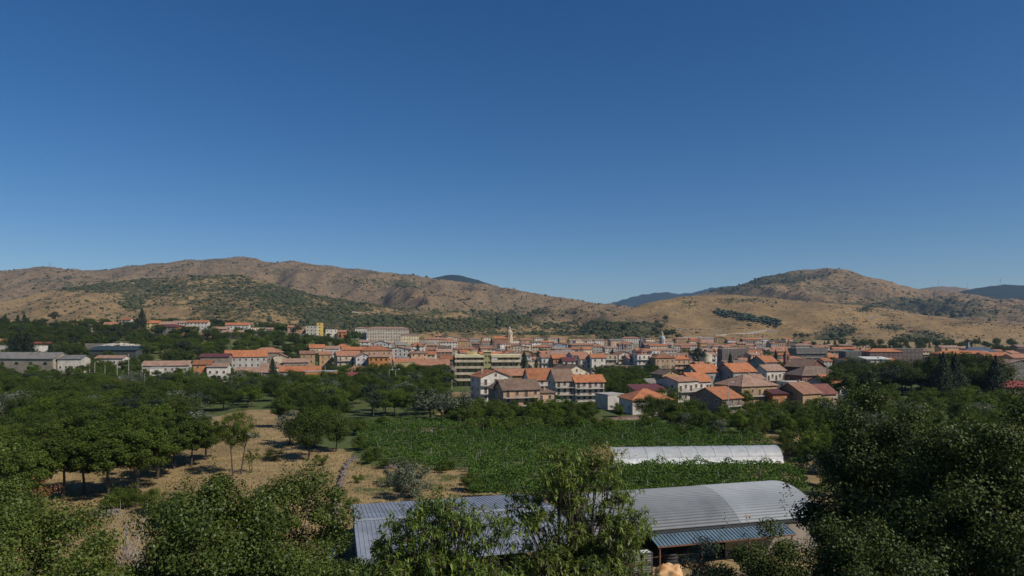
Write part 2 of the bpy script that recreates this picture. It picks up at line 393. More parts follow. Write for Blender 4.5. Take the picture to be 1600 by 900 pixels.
hillD = Hill([(1000, 490), (1060, 468), (1100, 457), (1140, 451), (1165, 444), (1185, 437), (1215, 429), (1240, 425), (1270, 423), (1300, 419), (1320, 421), (1345, 430), (1380, 437), (1420, 449), (1450, 455), (1500, 459), (1550, 468), (1620, 474), (1700, 480), (1800, 486)],
             1900, 3700, 520, landmat('hill_tan', [(0.25, 0.17, 0.092), (0.31, 0.21, 0.115), (0.21, 0.15, 0.085), (0.13, 0.10, 0.06)], s=1.1, speck=0.6), nu=240, nv=80, amp=70, amp2=14, gpow=1.15, green=gD, seed=11.4, dcv=0.1)
EG = [(1312, 518, 26, 11, 1.4), (1440, 532, 38, 14, 1.5), (1395, 512, 22, 6, .8), (1290, 530, 22, 10, 1.0), (905, 518, 85, 15, 2.2), (960, 512, 50, 12, 1.0), (965, 515, 40, 14, .6), (1030, 512, 16, 16, .5), (1350, 484, 12, 4, 1.0), (1075, 475, 14, 9, .7), (1165, 470, 60, 5, .7), (1520, 505, 40, 6, .5)]
gE = lambda px, py, p: 0.24 + 0.5 * gauss(px, py, EG)
hillE = Hill([(800, 532), (850, 519), (880, 513), (930, 501), (965, 490), (1000, 478), (1030, 470), (1060, 465), (1100, 462), (1140, 461), (1180, 464), (1240, 471), (1300, 476), (1350, 481), (1400, 486), (1450, 494), (1500, 501), (1560, 511), (1620, 518), (1720, 524), (1800, 527)],
             1085, 2150, 537, M_hy, nu=300, nv=110, amp=34, amp2=7, gpow=1.25, green=gE, seed=15.2, dcv=0.12)
hillF = Hill([(1400, 475), (1430, 453), (1450, 449), (1475, 447), (1500, 449), (1530, 455), (1580, 470)], 4300, 5400, 500, M_hb, nu=60, nv=24, amp=20, amp2=12, seed=17)
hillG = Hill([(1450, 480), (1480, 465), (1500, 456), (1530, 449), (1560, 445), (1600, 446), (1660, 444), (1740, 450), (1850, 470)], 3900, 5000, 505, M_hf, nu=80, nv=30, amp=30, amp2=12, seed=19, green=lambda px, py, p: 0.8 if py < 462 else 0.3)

def scrub_on(h, n, r0, r1, gf, base=0.12, pymax=560, extra=()):
    pts = []; rads = []; tries = 0
    while len(pts) < n and tries < n * 40:
        tries += 1
        px = random.uniform(max(h.px0, -60), min(h.px1, 1660)); v = random.random() ** 0.8
        p, py = h.point(px, v)
        if py > pymax: continue
        d = base + max(0.0, gf(px, py, p) - 0.3) * 1.6; d *= 0.45 + 1.1 * max(0, 0.5 + 1.6 * fbm(p[0], p[1], 0.01, 3.3, 2))
        if random.random() < d:
            r = random.uniform(r0, r1) * (1 + 1.1 * (random.random() < 0.10)) * (0.7 + 0.6 * min(1, d)); pts.append((p[0], p[1], p[2] + r * 0.3)); rads.append(r)
    for px, py in extra:
        p, v = h.find(px, py); r = random.uniform(r0, r1); pts.append((p[0], p[1], p[2] + r * 0.3)); rads.append(r)
    me = blobs('scrub', pts, rads, M_scrub)
    if me: tag(obj('scrub', me), 'dark green scrub bushes scattered over the dry hillside', 'scrub', kind='stuff')
def line(pts, n, j=1.0):
    out = []
    for i in range(n):
        t = random.random() * (len(pts) - 1); k = int(t); f = t - k
        out.append((pts[k][0] * (1 - f) + pts[k + 1][0] * f + random.uniform(-j, j), pts[k][1] * (1 - f) + pts[k + 1][1] * f + random.uniform(-j, j) * 0.5))
    return out
scrub_on(hillA, 10000, 1.5, 3.4, gA, 0.16)
scrub_on(hillS, 21000, 0.9, 2.7, gS, 0.10, 532, extra=line([(430, 452), (480, 470), (540, 500)], 120, 6) + line([(300, 490), (355, 462)], 60, 3) + line([(110, 488), (160, 474), (230, 462)], 60, 2))
scrub_on(hillD, 6500, 1.6, 3.6, gD, 0.12)
scrub_on(hillE, 9000, 0.6, 2.0, gE, 0.08, 550, extra=line([(1270, 503), (1340, 500), (1400, 492)], 60, 1) + line([(1010, 522), (1045, 500)], 30, 6) + line([(1200, 460), (1300, 480), (1420, 488)], 70, 2)
         + line([(1290, 505), (1310, 530)], 20, 4) + line([(1060, 516), (1190, 514)], 30, 1))
# pine plantation strip on the yellow hill
pts = []; rads = []
for i in range(420):
    t = random.random(); px = 1118 + t * 98; py = 489 + t * 19 + random.uniform(-5, 4) * (0.7 + 0.5 * t)
    p, v = hillE.find(px, py); p = (p[0] + random.uniform(-6, 6), p[1] + random.uniform(-20, 20), p[2]); r = random.uniform(2.6, 4.2); pts.append((p[0], p[1], p[2] + r)); rads.append(r)
tag(obj('pine_plantation', blobs('pine_plantation', pts, rads, M_pine)), 'dark green strip of pines planted on the yellow hillside', 'wood', kind='stuff')

def hill_strip(h, name, pts, w, mat, lift=0.9):
    P = []
    for (a, b) in zip(pts[:-1], pts[1:]):
        for t in np.linspace(0, 1, 9)[:-1]: P.append(h.find(a[0] + (b[0] - a[0]) * t, a[1] + (b[1] - a[1]) * t)[0])
    P = [Vector(q) for q in P]; P = [(P[max(0, i - 2)] + P[max(0, i - 1)] + P[i] + P[min(len(P) - 1, i + 1)] + P[min(len(P) - 1, i + 2)]) / 5 for i in range(len(P))]
    vs = []; fs = []
    for i, q in enumerate(P):
        d = P[min(i + 1, len(P) - 1)] - P[max(i - 1, 0)]; s_ = Vector((-d.y, d.x, 0)).normalized() * w
        vs += [(q.x + s_.x, q.y + s_.y, q.z + lift), (q.x - s_.x, q.y - s_.y, q.z + lift), (q.x + s_.x * 1.5, q.y + s_.y * 1.5, q.z - 3), (q.x - s_.x * 1.5, q.y - s_.y * 1.5, q.z - 3)]
    for i in range(len(P) - 1): b = i * 4; fs += [(b, b + 1, b + 5, b + 4), (b + 2, b, b + 4, b + 6), (b + 1, b + 3, b + 7, b + 5)]
    mb = MB(); mb.add(vs, fs); return tag(mb.build(name, mat), kind='structure')
M_dirt = plain('pale_dirt', (.27, .235, .19), .95); M_terr = plain('terrace_stone', (.15, .13, .10), .95)
hill_strip(hillE, 'hill_road', [(1050, 531), (1085, 527), (1130, 523), (1180, 518), (1225, 514)], 3.5, M_dirt)
hill_strip(hillE, 'hill_road', [(1285, 502), (1320, 500), (1360, 496), (1400, 493)], 2.2, M_terr)
hill_strip(hillE, 'hill_road', [(1040, 517), (1075, 514), (1110, 516), (1130, 514)], 1.6, M_terr)
hill_strip(hillE, 'hill_road', [(1080, 522), (1110, 521), (1140, 519)], 1.4, M_terr)
hill_strip(hillS, 'hill_road', [(0, 468), (50, 460), (100, 455)], 2.0, M_dirt)
hill_strip(hillS, 'hill_road', [(540, 486), (600, 496), (650, 500)], 2.5, M_dirt)
# ------------------------------------------------------------------ labels: keep every automatic label unique by where it stands
AUTO = []
def auto(o, adj, px, Y, where=None): AUTO.append((o, adj, px, Y, where)); return o
ORD = ['', 'second', 'third', 'fourth', 'fifth', 'sixth', 'seventh', 'eighth', 'ninth', 'tenth', 'eleventh', 'twelfth', 'thirteenth', 'fourteenth', 'fifteenth', 'sixteenth', 'seventeenth', 'eighteenth', 'nineteenth', 'twentieth']
def finish_labels():
    g = {}
    for a in AUTO: g.setdefault((a[1], a[4]), []).append(a)
    for (adj, where), L_ in g.items():
        L_.sort(key=lambda a: a[2])
        for i, a in enumerate(L_):
            if len(L_) == 1: lab = adj + ' ' + where
            else:
                w = ORD[i] if i < 20 else '%d%s' % (i + 1, {1: 'st', 2: 'nd', 3: 'rd'}.get((i + 1) % 10 if (i + 1) % 100 not in (11, 12, 13) else 0, 'th'))
                lab = adj + ' ' + where + ', ' + ((w + ' from left') if i else 'leftmost')
            a[0]['label'] = ' '.join(lab.split()[:16])

# ------------------------------------------------------------------ trees
def rand_dirs(n):
    d = rng.normal(size=(n, 3)); return d / np.linalg.norm(d, axis=1, keepdims=True)
def leaves(P, Nn, size, aspect=0.62, fold=0.12):
    n = len(P); r = rand_dirs(n); d = np.cross(Nn, r); d /= np.linalg.norm(d, axis=1, keepdims=True) + 1e-9
    s = np.cross(Nn, d); L_ = (size * rng.uniform(.7, 1.35, n))[:, None]; W = L_ * aspect
    a = P - d * L_ * .5; b = P + s * W * .5 + Nn * L_ * fold; c = P + d * L_ * .5; e = P - s * W * .5 + Nn * L_ * fold
    V = np.stack([a, b, c, e], 1).reshape(-1, 3); return V, np.arange(4 * n).reshape(n, 4)
def crown_cloud(K, per, rx, rz, cz, cr, flat=0.75, shell=2.6, top=1.0):
    C = rand_dirs(K) * (rng.random(K) ** (1 / shell))[:, None]
    C[:, 2] = np.where(C[:, 2] < 0, C[:, 2] * 0.75, C[:, 2] * top)
    C = C * np.array([rx, rx, rz]) * rng.uniform(.86, 1.1, (K, 1)) + np.array([0, 0, cz])
    sz = rng.uniform(.55, 1.25, K) * cr
    o = rand_dirs(K * per) * (rng.random(K * per) ** (1 / 2.2))[:, None]; o[:, 2] *= flat
    P = np.repeat(C, per, 0) + o * np.repeat(sz, per)[:, None]
    out = P - np.array([0, 0, cz]); out /= np.linalg.norm(out, axis=1, keepdims=True) + 1e-9
    Nn = o * 0.7 + out * 0.35 + rand_dirs(K * per) * 0.8 + np.array([0, 0, 0.35]); Nn /= np.linalg.norm(Nn, axis=1, keepdims=True) + 1e-9
    return C, P, Nn
def limbs(H0, C, base_r, m=0, lean=0.3, fork=0.55, nmax=14, stems=1, spread=0.0):
    mb = MB()
    for s_ in range(stems):
        a = random.uniform(0, 6.28); bx, by = (math.cos(a) * spread, math.sin(a) * spread) if stems > 1 else (0, 0)
        lx, ly = random.uniform(-lean, lean), random.uniform(-lean, lean)
        top = Vector((bx * 2 + lx, by * 2 + ly, H0)); mid = Vector((bx * 1.5 + lx * .3 + random.uniform(-.12, .12), by * 1.5 + ly * .3 + random.uniform(-.12, .12), H0 * .5))
        mb.tube([(bx, by, -0.6), (bx, by, 0.05), mid, top], [base_r * 1.35, base_r * 1.15, base_r * .85, base_r * .6], 7)
        sel = [Vector(c) for c in C]; random.shuffle(sel)
        for c in sel[s_::stems][:nmax]:
            st = mid.lerp(top, random.uniform(fork, 1.0)); m1 = st.lerp(c, 0.5) + Vector((random.uniform(-.3, .3), random.uniform(-.3, .3), random.uniform(0, .4)))
            r = base_r * random.uniform(.22, .42); mb.tube([st, m1, c], [r, r * .6, r * .2], 5)
    return mb
PROTO = {}
def proto(key, n, H, rx, rz, K, per, leaf, mat, bark=None, trunk=0.3, cr=None, base_r=0.16, flat=.75, shell=2.6, stems=1, spread=0, nmax=10, top=1.0):
    L_ = []
    for i in range(n):
        cz = H - rz * top
        C, P, Nn = crown_cloud(K, per, rx * random.uniform(.9, 1.1), rz, cz, cr or rx * .34, flat, shell, top)
        V, Fx = leaves(P, Nn, leaf); cm = np_mesh(key + '_crown', V, Fx, mat)
        tm = limbs(max(trunk * H, cz - rz * .7), C, base_r, stems=stems, spread=spread, nmax=nmax).mesh(key + '_trunk', bark or M_bark)
        L_.append((tm, cm))
    PROTO[key] = (L_, H)
def conifer(key, n, H, rb, mat, tiers=11, per=260, leaf=.45, cyl=False):
    L_ = []
    for i in range(n):
        Ps = []; Ns = []
        for k in range(tiers):
            t = k / (tiers - 1); z = H * (.12 + .86 * t); r = rb * ((1 - t) ** .75 + .06) * random.uniform(.8, 1.15)
            if cyl: r = rb * (math.sin(min(1, .25 + t) * 1.57) if t < .6 else (1 - t) ** .5 * 1.5) * random.uniform(.9, 1.1)
            nb = 5 if not cyl else 4; a0 = random.uniform(0, 6.28)
            for b in range(nb):
                a = a0 + b * 6.283 / nb + random.uniform(-.3, .3); m_ = per // nb
                q = rng.random(m_) ** .6 * r * random.uniform(.75, 1.2); aa = a + rng.normal(0, .42, m_)
                p = np.stack([np.cos(aa) * q, np.sin(aa) * q, z - q * .18 + rng.normal(0, H * .03, m_)], 1)
                Ps.append(p); nn = rand_dirs(m_) * .7 + np.stack([np.cos(aa), np.sin(aa), np.ones(m_) * .7], 1) * .6; Ns.append(nn / np.linalg.norm(nn, axis=1, keepdims=True))
        V, Fx = leaves(np.concatenate(Ps), np.concatenate(Ns), leaf, .45); cm = np_mesh(key + '_crown', V, Fx, mat)
        mb = MB(); mb.tube([(0, 0, -.6), (0, 0, H * .5), (0, 0, H * .97)], [H * .02, H * .013, .03], 6)
        L_.append((mb.mesh(key + '_trunk', M_bark), cm))
    PROTO[key] = (L_, H)
proto('holm_oak', 5, 8.5, 4.4, 3.3, 42, 221, .27, M_oak, trunk=.28, cr=1.45)
proto('downy_oak', 5, 8.5, 4.2, 3.2, 40, 221, .27, M_oak2, trunk=.3, cr=1.35)
proto('leafy_tree', 3, 7, 3.8, 3.0, 26, 187, .27, M_bright, trunk=.25, cr=1.35)
proto('olive_tree', 3, 5.5, 3.0, 2.2, 24, 100, .26, M_olive, trunk=.22, cr=1.0)
proto('field_oak', 5, 10, 4.5, 3.7, 70, 230, .25, M_oak2, trunk=.42, cr=.95, base_r=.17, nmax=16)
proto('slender_oak', 2, 11.5, 3.7, 3.7, 56, 190, .22, M_oak2, trunk=.38, cr=1.0, base_r=.15, stems=2, spread=.8)
proto('thicket_tree', 5, 6.8, 3.6, 3.5, 44, 250, .24, M_oak2, trunk=.12, cr=1.25, base_r=.12)
proto('bright_thicket', 2, 6.4, 3.4, 3.3, 40, 250, .24, M_bright, trunk=.12, cr=1.2, base_r=.12)
proto('broad_tree', 4, 10.5, 5.6, 4.3, 60, 270, .28, M_oak, trunk=.22, cr=1.7, base_r=.25)
proto('broad_green_tree', 3, 10.5, 5.6, 4.3, 60, 270, .28, M_oak2, trunk=.22, cr=1.7, base_r=.25)
proto('sapling', 2, 4, 1.5, 1.3, 14, 60, .18, M_oak2, trunk=.4, cr=.55, base_r=.08, stems=2, spread=.2)
proto('shrub', 4, 3.2, 2.4, 1.7, 18, 90, .24, M_oak2, trunk=.15, cr=.9, base_r=.08)
proto('bright_shrub', 3, 3.2, 2.3, 1.7, 18, 90, .24, M_bright, trunk=.15, cr=.9, base_r=.08)
proto('broom_shrub', 2, 4.6, 2.7, 2.4, 26, 260, .20, M_broom, trunk=.12, cr=1.05, base_r=.07)
proto('umbrella_pine', 3, 14, 5.2, 3.2, 34, 120, .42, M_pine, trunk=.5, cr=1.7, base_r=.28, flat=.55)
conifer('cedar', 4, 16, 4.6, M_pine, 13, 420, .5)
conifer('cypress', 3, 13, 1.9, M_cyp, 14, 260, .42, True)
def tree(key, px, Y, H, adj, where, group, rz=None, wid=1.0, x=None, vi=None, dz=0.0):
    L_, H0 = PROTO[key]; tm, cm = L_[vi if vi is not None else random.randrange(len(L_))]
    X = (px - 800) / F * Y if x is None else x
    k = H / H0; o = thing(key, '', 'tree' if 'shrub' not in key else 'shrub', (X, Y, gz(X, Y) + dz), rz if rz is not None else random.uniform(0, 6.28), group)
    o.scale = (k * wid, k * wid, k)
    obj('crown', cm, o); obj('trunk', tm, o)
    if where is None: o['label'] = adj
    else: auto(o, adj, px, Y, where)
    return o

# near trees with real leaf shapes
def long_leaves(Bs, D, Up, Ln, W):       # base points, leaf directions, upward side, length, width -> folded, drooping leaves
    n = len(Bs); s = np.cross(D, Up); s /= np.linalg.norm(s, axis=1, keepdims=True) + 1e-9; nn = np.cross(s, D)
    Ln = Ln[:, None]; W = W[:, None]; dr = nn * -Ln * 0.10
    a = Bs; t = Bs + D * Ln + dr * 2.4; mid = Bs + D * Ln * .5 - nn * W * .18
    l1 = Bs + D * Ln * .38 + s * W * .5 + nn * W * .2; r1 = Bs + D * Ln * .38 - s * W * .5 + nn * W * .2
    V = np.stack([a, l1, mid, r1, t], 1).reshape(-1, 3); o = (np.arange(n) * 5)[:, None]
    Fx = np.concatenate([o + np.array([[0, 1, 4, 2]]), o + np.array([[0, 2, 4, 3]])]); return V, Fx
def chestnut(name, loc, H, rx, rz, K, ros, mat, label, group=None, leaf=.19, catkins=None, base_r=.16, cr=.6, sx=1.0):
    o = thing(name, label, 'tree', loc, random.uniform(0, 6.28), group)
    cz = H - rz
    C = rand_dirs(K) * (rng.random(K) ** .42)[:, None] * np.array([rx * sx, rx, rz]) + np.array([0, 0, cz])
    tips = []; mb = limbs(cz - rz * .75, C, base_r, nmax=K, fork=.2, lean=.2)
    for c in C:
        for q in range(ros):
            d = Vector(rand_dirs(1)[0]); d.z = abs(d.z) * .6 - .1; d.normalize()
            st = Vector(c); e = st + d * random.uniform(.35, 1.15) * cr
            mb.tube([st, st.lerp(e, .5) + Vector((0, 0, -.05)), e], [.014, .01, .005], 3); tips.append((e, d))
    obj('trunk', mb.mesh(name + '_trunk', M_bark), o)
    Bs = []; Dd = []; Uu = []; Ll = []; Ww = []
    for e, d in tips:
        nl = random.randint(7, 11); a0 = random.uniform(0, 6.28); ax = d.copy(); u = ax.orthogonal().normalized(); w = ax.cross(u)
        for i in range(nl):
            a = a0 + i * 2.4; r = (u * math.cos(a) + w * math.sin(a)); f = random.uniform(.1, .7)
            dd = (r + ax * f + Vector((0, 0, -random.uniform(.1, .65)))).normalized()
            b = e - ax * random.uniform(0, .16); Bs.append(b); Dd.append(dd); Uu.append((0, 0, 1)) ; l = leaf * random.uniform(.65, 1.2); Ll.append(l); Ww.append(l * random.uniform(.24, .33))
    A = lambda q: np.array([tuple(v) for v in q])
    V, Fx = long_leaves(A(Bs), A(Dd), A(Uu) + rng.normal(0, .15, (len(Bs), 3)), np.array(Ll), np.array(Ww))
    if catkins:
        cc = Vector(catkins); n = 420; P = np.array(cc)[None] + rng.normal(0, 1, (n, 3)) * np.array([.34, .34, .13])
        Dr = rand_dirs(n) * .7 + np.array([0, 0, .5]); Dr /= np.linalg.norm(Dr, axis=1, keepdims=True)
        V2, F2 = long_leaves(P, Dr, rand_dirs(n), rng.uniform(.10, .18, n), rng.uniform(.014, .026, n)); nf = len(Fx); Fx = np.concatenate([Fx, F2 + len(V)]); V = np.concatenate([V, V2])
    cm = np_mesh(name + '_crown', V, Fx, mat)
    if catkins: cm.materials.append(M_pal); cm.polygons.foreach_set('material_index', (np.arange(len(Fx)) >= nf).astype(np.int32))
    obj('crown', cm, o)
    return o
def foak(name, loc, H, rx, rz, K, per, leaf, mat, label, cat='tree', cr=1.1, base_r=.2, shell=3.4, group=None, bark=None, stems=1, spread=0, sprigs=0, top=1.0):
    o = thing(name, label, cat, loc, random.uniform(0, 6.28), group); cz = H - rz * top
    K = int(K * 1.5); per = int(per * 1.7)
    C, P, Nn = crown_cloud(K, per, rx, rz, cz, cr, .75, shell, top)
    V, Fx = leaves(P, Nn, leaf * 1.15, .6, .14)
    if sprigs:
        up = C[C[:, 2] > cz - rz * .2]; S = up[rng.integers(0, len(up), sprigs)] + rng.normal(0, cr * .4, (sprigs, 3)); m_ = 46
        t = rng.random((sprigs, m_)); ln = rng.uniform(.8, 1.9, sprigs)[:, None]; dr = rng.normal(0, .22, (sprigs, 3)); dr[:, 2] = 1
        Pp = (S[:, None, :] + dr[:, None, :] * (t * ln + cr * .4)[:, :, None] + rng.normal(0, .11, (sprigs, m_, 3))).reshape(-1, 3)
        V2, F2 = leaves(Pp, rand_dirs(len(Pp)), leaf, .55, .14); Fx = np.concatenate([Fx, F2 + len(V)]); V = np.concatenate([V, V2])
    obj('crown', np_mesh(name + '_crown', V, Fx, mat), o)
    obj('trunk', limbs(max(.3, cz - rz * .8), C, base_r, nmax=22, stems=stems, spread=spread).mesh(name + '_trunk', bark or M_bark), o)
    return o
def gl(px, Y): x, y, z = at(px, Y); return (x, y, z)

chestnut('chestnut_tree', gl(908, 22), 22.35 - gl(903, 22)[2], 2.35, 2.9, 125, 14, M_chest, 'tall chestnut tree with pale catkins on top standing in front of the metal sheds', leaf=.21, catkins=(-.75, -.2, 22.35 - gl(903, 22)[2] - .2), cr=.62)
chestnut('chestnut_tree', gl(700, 17), 21.9 - gl(700, 17)[2], 2.0, 2.4, 140, 15, M_chesty, 'bright yellow green chestnut tree hiding the front of the ribbed gable shed', leaf=.19, cr=.55)
chestnut('chestnut_tree', gl(940, 19), 19.8 - gl(940, 19)[2], 1.5, 1.6, 36, 14, M_chest, 'low dark chestnut under the tall one with catkins', leaf=.19, cr=.6)
foak('oak_tree', gl(330, 35), 18.7 - gl(330, 35)[2], 3.9, 4.2, 46, 420, .13, M_foak, 'large glossy oak filling the foreground left of the gable shed', cr=1.15, sprigs=14)
foak('oak_tree', gl(450, 38), 17.9 - gl(450, 38)[2], 3.6, 4.2, 40, 420, .13, M_foak, 'rounded glossy oak whose crown touches the whitewashed end of the stone wall', cr=1.15, sprigs=14)
foak('oak_tree', gl(268, 33), 15.2 - gl(268, 33)[2], 1.9, 2.8, 22, 380, .13, M_foak, 'lower glossy oak behind the bare dead shrubs at the bottom', cr=1.0)
foak('oak_tree', gl(38, 30), 18.6 - gl(38, 30)[2], 3.6, 4.0, 44, 420, .12, M_foak, 'broad bright leaved oak in the bottom left corner', cr=1.15, sprigs=12)
foak('oak_tree', gl(-60, 44), 18.9 - gl(-60, 44)[2], 4.2, 5.2, 40, 360, .15, M_foak, 'oak cut off by the left edge above the bottom left corner', cr=1.3)
foak('oak_tree', gl(535, 34), 15.1 - gl(535, 34)[2], 1.8, 2.4, 18, 330, .12, M_foak, 'small oak at the bottom edge just left of the gable shed corner', cr=.8)
foak('shrub', gl(605, 25), 18.0 - gl(605, 25)[2], 1.6, 1.6, 14, 300, .11, M_foak, 'glossy bush at the bottom edge under the yellow green chestnut', 'shrub', cr=.7)
foak('dark_tree', gl(1368, 38), 22.4 - gl(1368, 38)[2], 3.5, 6.6, 66, 430, .14, M_dark, 'tallest dark tree on the right with upright leafy shoots at its top', cr=1.25, sprigs=60, base_r=.26)
foak('dark_tree', gl(1520, 33), 22.5 - gl(1520, 33)[2], 3.6, 6.6, 60, 430, .13, M_dark, 'dark tree in the lower right corner right of the tallest one', cr=1.2, sprigs=50, base_r=.24)
foak('dark_tree', gl(1640, 36), 22.6 - gl(1640, 36)[2], 3.8, 6.8, 60, 400, .13, M_dark, 'dark tree cut off by the right edge of the frame', cr=1.2, sprigs=50, base_r=.24)
foak('dark_tree', gl(1455, 44), 21.2 - gl(1455, 44)[2], 4.0, 6.4, 56, 400, .15, M_dark, 'dark tree set back between the tallest dark tree and the corner one', cr=1.25, sprigs=40, base_r=.24)
foak('dark_tree', gl(1322, 30), 17.8 - gl(1322, 30)[2], 2.3, 4.0, 40, 420, .11, M_dark, 'dark tree at the bottom edge in front of the tallest dark tree', cr=1.0, sprigs=16)
foak('dark_tree', gl(1195, 34), 16.4 - gl(1195, 34)[2], 2.2, 3.4, 34, 330, .11, M_dark, 'dark leafy tree at the bottom covering the right half of the lean-to', cr=.95, sprigs=20)
foak('dark_tree', gl(1420, 27), 17.4 - gl(1420, 27)[2], 3.2, 4.2, 44, 420, .11, M_dark, 'dark bushy tree at the bottom edge left of the corner tree', cr=1.1)
foak('shrub', gl(1105, 42), 14.3 - gl(1105, 42)[2], 1.5, 3.4, 16, 170, .10, M_olive, 'thin pale leaved shrub in front of the lean-to post', 'shrub', cr=.6, base_r=.08)

# field trees on the left
FT = 'trees standing in the dry field'
for px, Y, H, vi, adj in [(98, 107, 11.6, 0, 'leafy oak with dark trunk left of the field clump'), (132, 110, 11.0, 1, 'oak second in the field clump beside the brush heap'),
                  (170, 108, 11.8, 2, 'tall oak third in the row of field trunks'), (215, 113, 11.2, 3, 'oak with a twiggy trunk above the bare dead shrubs'), (196, 131, 11.6, 4, 'taller oak set behind the middle of the field row'),
                  (246, 122, 9.8, 0, 'oak above the reddish patch of dry grass'), (272, 131, 10.6, 1, 'thin trunked oak near the right end of the field row'), (299, 133, 9.0, 2, 'oak whose crown reaches low at the right end of the field row')]:
    tree('field_oak', px, Y, H, adj, None, FT, vi=vi, wid=1.22)
tree('slender_oak', 370, 125, 12.2, 'slender oak with two bare trunks standing alone in the dry field', None, None, vi=0, wid=.92)
tree('sapling', 392, 127, 4.6, 'small sapling right of the slender double trunked oak', None, None)
tree('field_oak', 440, 184, 9.0, 'dark oak leaning over its shadow at the top of the dry field', None, FT, vi=3)
tree('holm_oak', 482, 140, 9.4, 'big dense oak at the corner of vineyard and dry field', None, None, vi=0)
tree('holm_oak', 525, 150, 8.2, 'dense oak against the left end of the vineyard rows', None, None, vi=1)
tree('olive_tree', 452, 158, 8.0, 'grey green oak behind the big dense one in the field corner', None, None)
tree('shrub', 428, 139, 2.6, 'green bush at the foot of the big dense oak', None, None)
tree('broom_shrub', 641, 107, 5.4, 'large silvery green round bush behind the ribbed gable shed', None, None, vi=0, wid=1.05)
tree('broom_shrub', 624, 116, 4.6, 'smaller silvery bush pressed against the large round one', None, None, vi=1)
o = tree('sapling', 60, 96, 6.0, 'small dying tree with reddish brown leaves', None, None)
for c in o.children:
    if c.name.startswith('crown'): c.data = c.data.copy(); c.data.materials[0] = M_red
tree('field_oak', 5, 92, 10.5, 'green oak at the left edge above the dying reddish tree', None, FT, vi=4, wid=1.1)
tree('field_oak', 50, 106, 7.5, 'thin oak behind the dying reddish tree', None, FT, vi=2)
tree('shrub', 22, 84, 4.6, 'bush at the left edge in front of the dry grass', None, None)
tree('shrub', 268, 92, 3.6, 'bush at the foot of the dry field behind the large glossy oak', None, None)
tree('shrub', 200, 104, 3.4, 'green bush in the dark hollow behind the bare dead shrubs', None, None)
tree('bright_shrub', 90, 86, 2.4, 'pale green bush beside the brush heap', None, None)
for px, Y, H, k_, lab in [(30, 100, 9.5, 'field_oak', 'oak between the left edge and the dying reddish tree'), (-10, 108, 10.5, 'field_oak', 'oak half out of frame above the reddish tree'), (78, 134, 9.5, 'field_oak', 'oak behind the left end of the field row'), (18, 118, 9.0, 'field_oak', 'oak at the left edge of the dry clearing'),
                         (228, 142, 11.0, 'field_oak', 'oak filling the gap behind the field row centre'), (150, 140, 11.0, 'field_oak', 'oak filling the gap behind the field row left part'), (322, 140, 9.0, 'field_oak', 'last oak behind the right end of the field row')]:
    tree(k_, px, Y, H, lab, None, FT, wid=1.2)
for px, Y, H, k_, lab in [(178, 99, 3.4, 'thicket_tree', 'thicket added to darken the hollow left of the bare dead shrubs'), (236, 98, 3.6, 'thicket_tree', 'thicket added to darken the hollow right of the bare dead shrubs'), (206, 101, 3.0, 'thicket_tree', 'thicket added to darken the hollow behind the bare dead shrubs'), (150, 80, 2.6, 'shrub', 'low bush below the hollow'),  # thicket trees here are added to give the hollow its dark shade
                         (120, 72, 3.2, 'bright_shrub', 'yellow green bush near the bottom left oak'), (185, 66, 3.0, 'shrub', 'bush at the foot of the bare dead shrubs'), (560, 118, 1.6, 'bright_shrub', 'low weeds right of the stone wall'), (548, 101, 1.8, 'bright_shrub', 'green weeds between stone wall and gable shed'), (512, 98, 2.2, 'shrub', 'bush against the left side of the stone wall'),
                         (515, 84, 2.6, 'thicket_tree', 'dark bush beside the lower stone wall'), (575, 136, 2.6, 'thicket_tree', 'bush where the stone wall meets the vineyard'), (500, 134, 2.4, 'bright_shrub', 'bright weeds below the dense corner oak'), (600, 131, 2.2, 'shrub', 'bush at the vineyard edge above the silvery bush'), (690, 127, 2.0, 'shrub', 'bush at the vineyard edge right of the silvery bush')]:
    tree(k_, px, Y, H, lab, None, None)
# bare dead shrubs
def dead(px, Y, H, label):
    mb = MB()
    for i in range(6):
        a = random.uniform(0, 6.28); p = Vector((math.cos(a) * .15, math.sin(a) * .15, -.2)); d = Vector((math.cos(a) * .25, math.sin(a) * .25, 1)).normalized(); pts = [p]; h = H * random.uniform(.6, 1)
        for k in range(5):
            d = (d + Vector((random.uniform(-.25, .25), random.uniform(-.25, .25), .1))).normalized(); p = p + d * h / 5; pts.append(p)
            for q in range(2):
                e = (d + Vector((random.uniform(-.9, .9), random.uniform(-.9, .9), .3))).normalized(); mb.tube([p, p + e * h * .16, p + e * h * .28 + Vector((0, 0, .05))], [.035, .025, .012], 4)
        mb.tube(pts, [.10, .08, .065, .05, .035, .015], 5)
    x, y, z = at(px, Y); tag(mb.build('dead_shrub', M_barkpale, loc=(x, y, z)), label, 'shrub', 'bare dead shrubs')
dead(205, 78, 5.8, 'bare pale dead shrub with upright branches below the field oaks'); dead(222, 74, 5.2, 'bare dead shrub leaning right of the upright one'); dead(192, 68, 4.6, 'low bare dead shrub at the foot of the upright one')
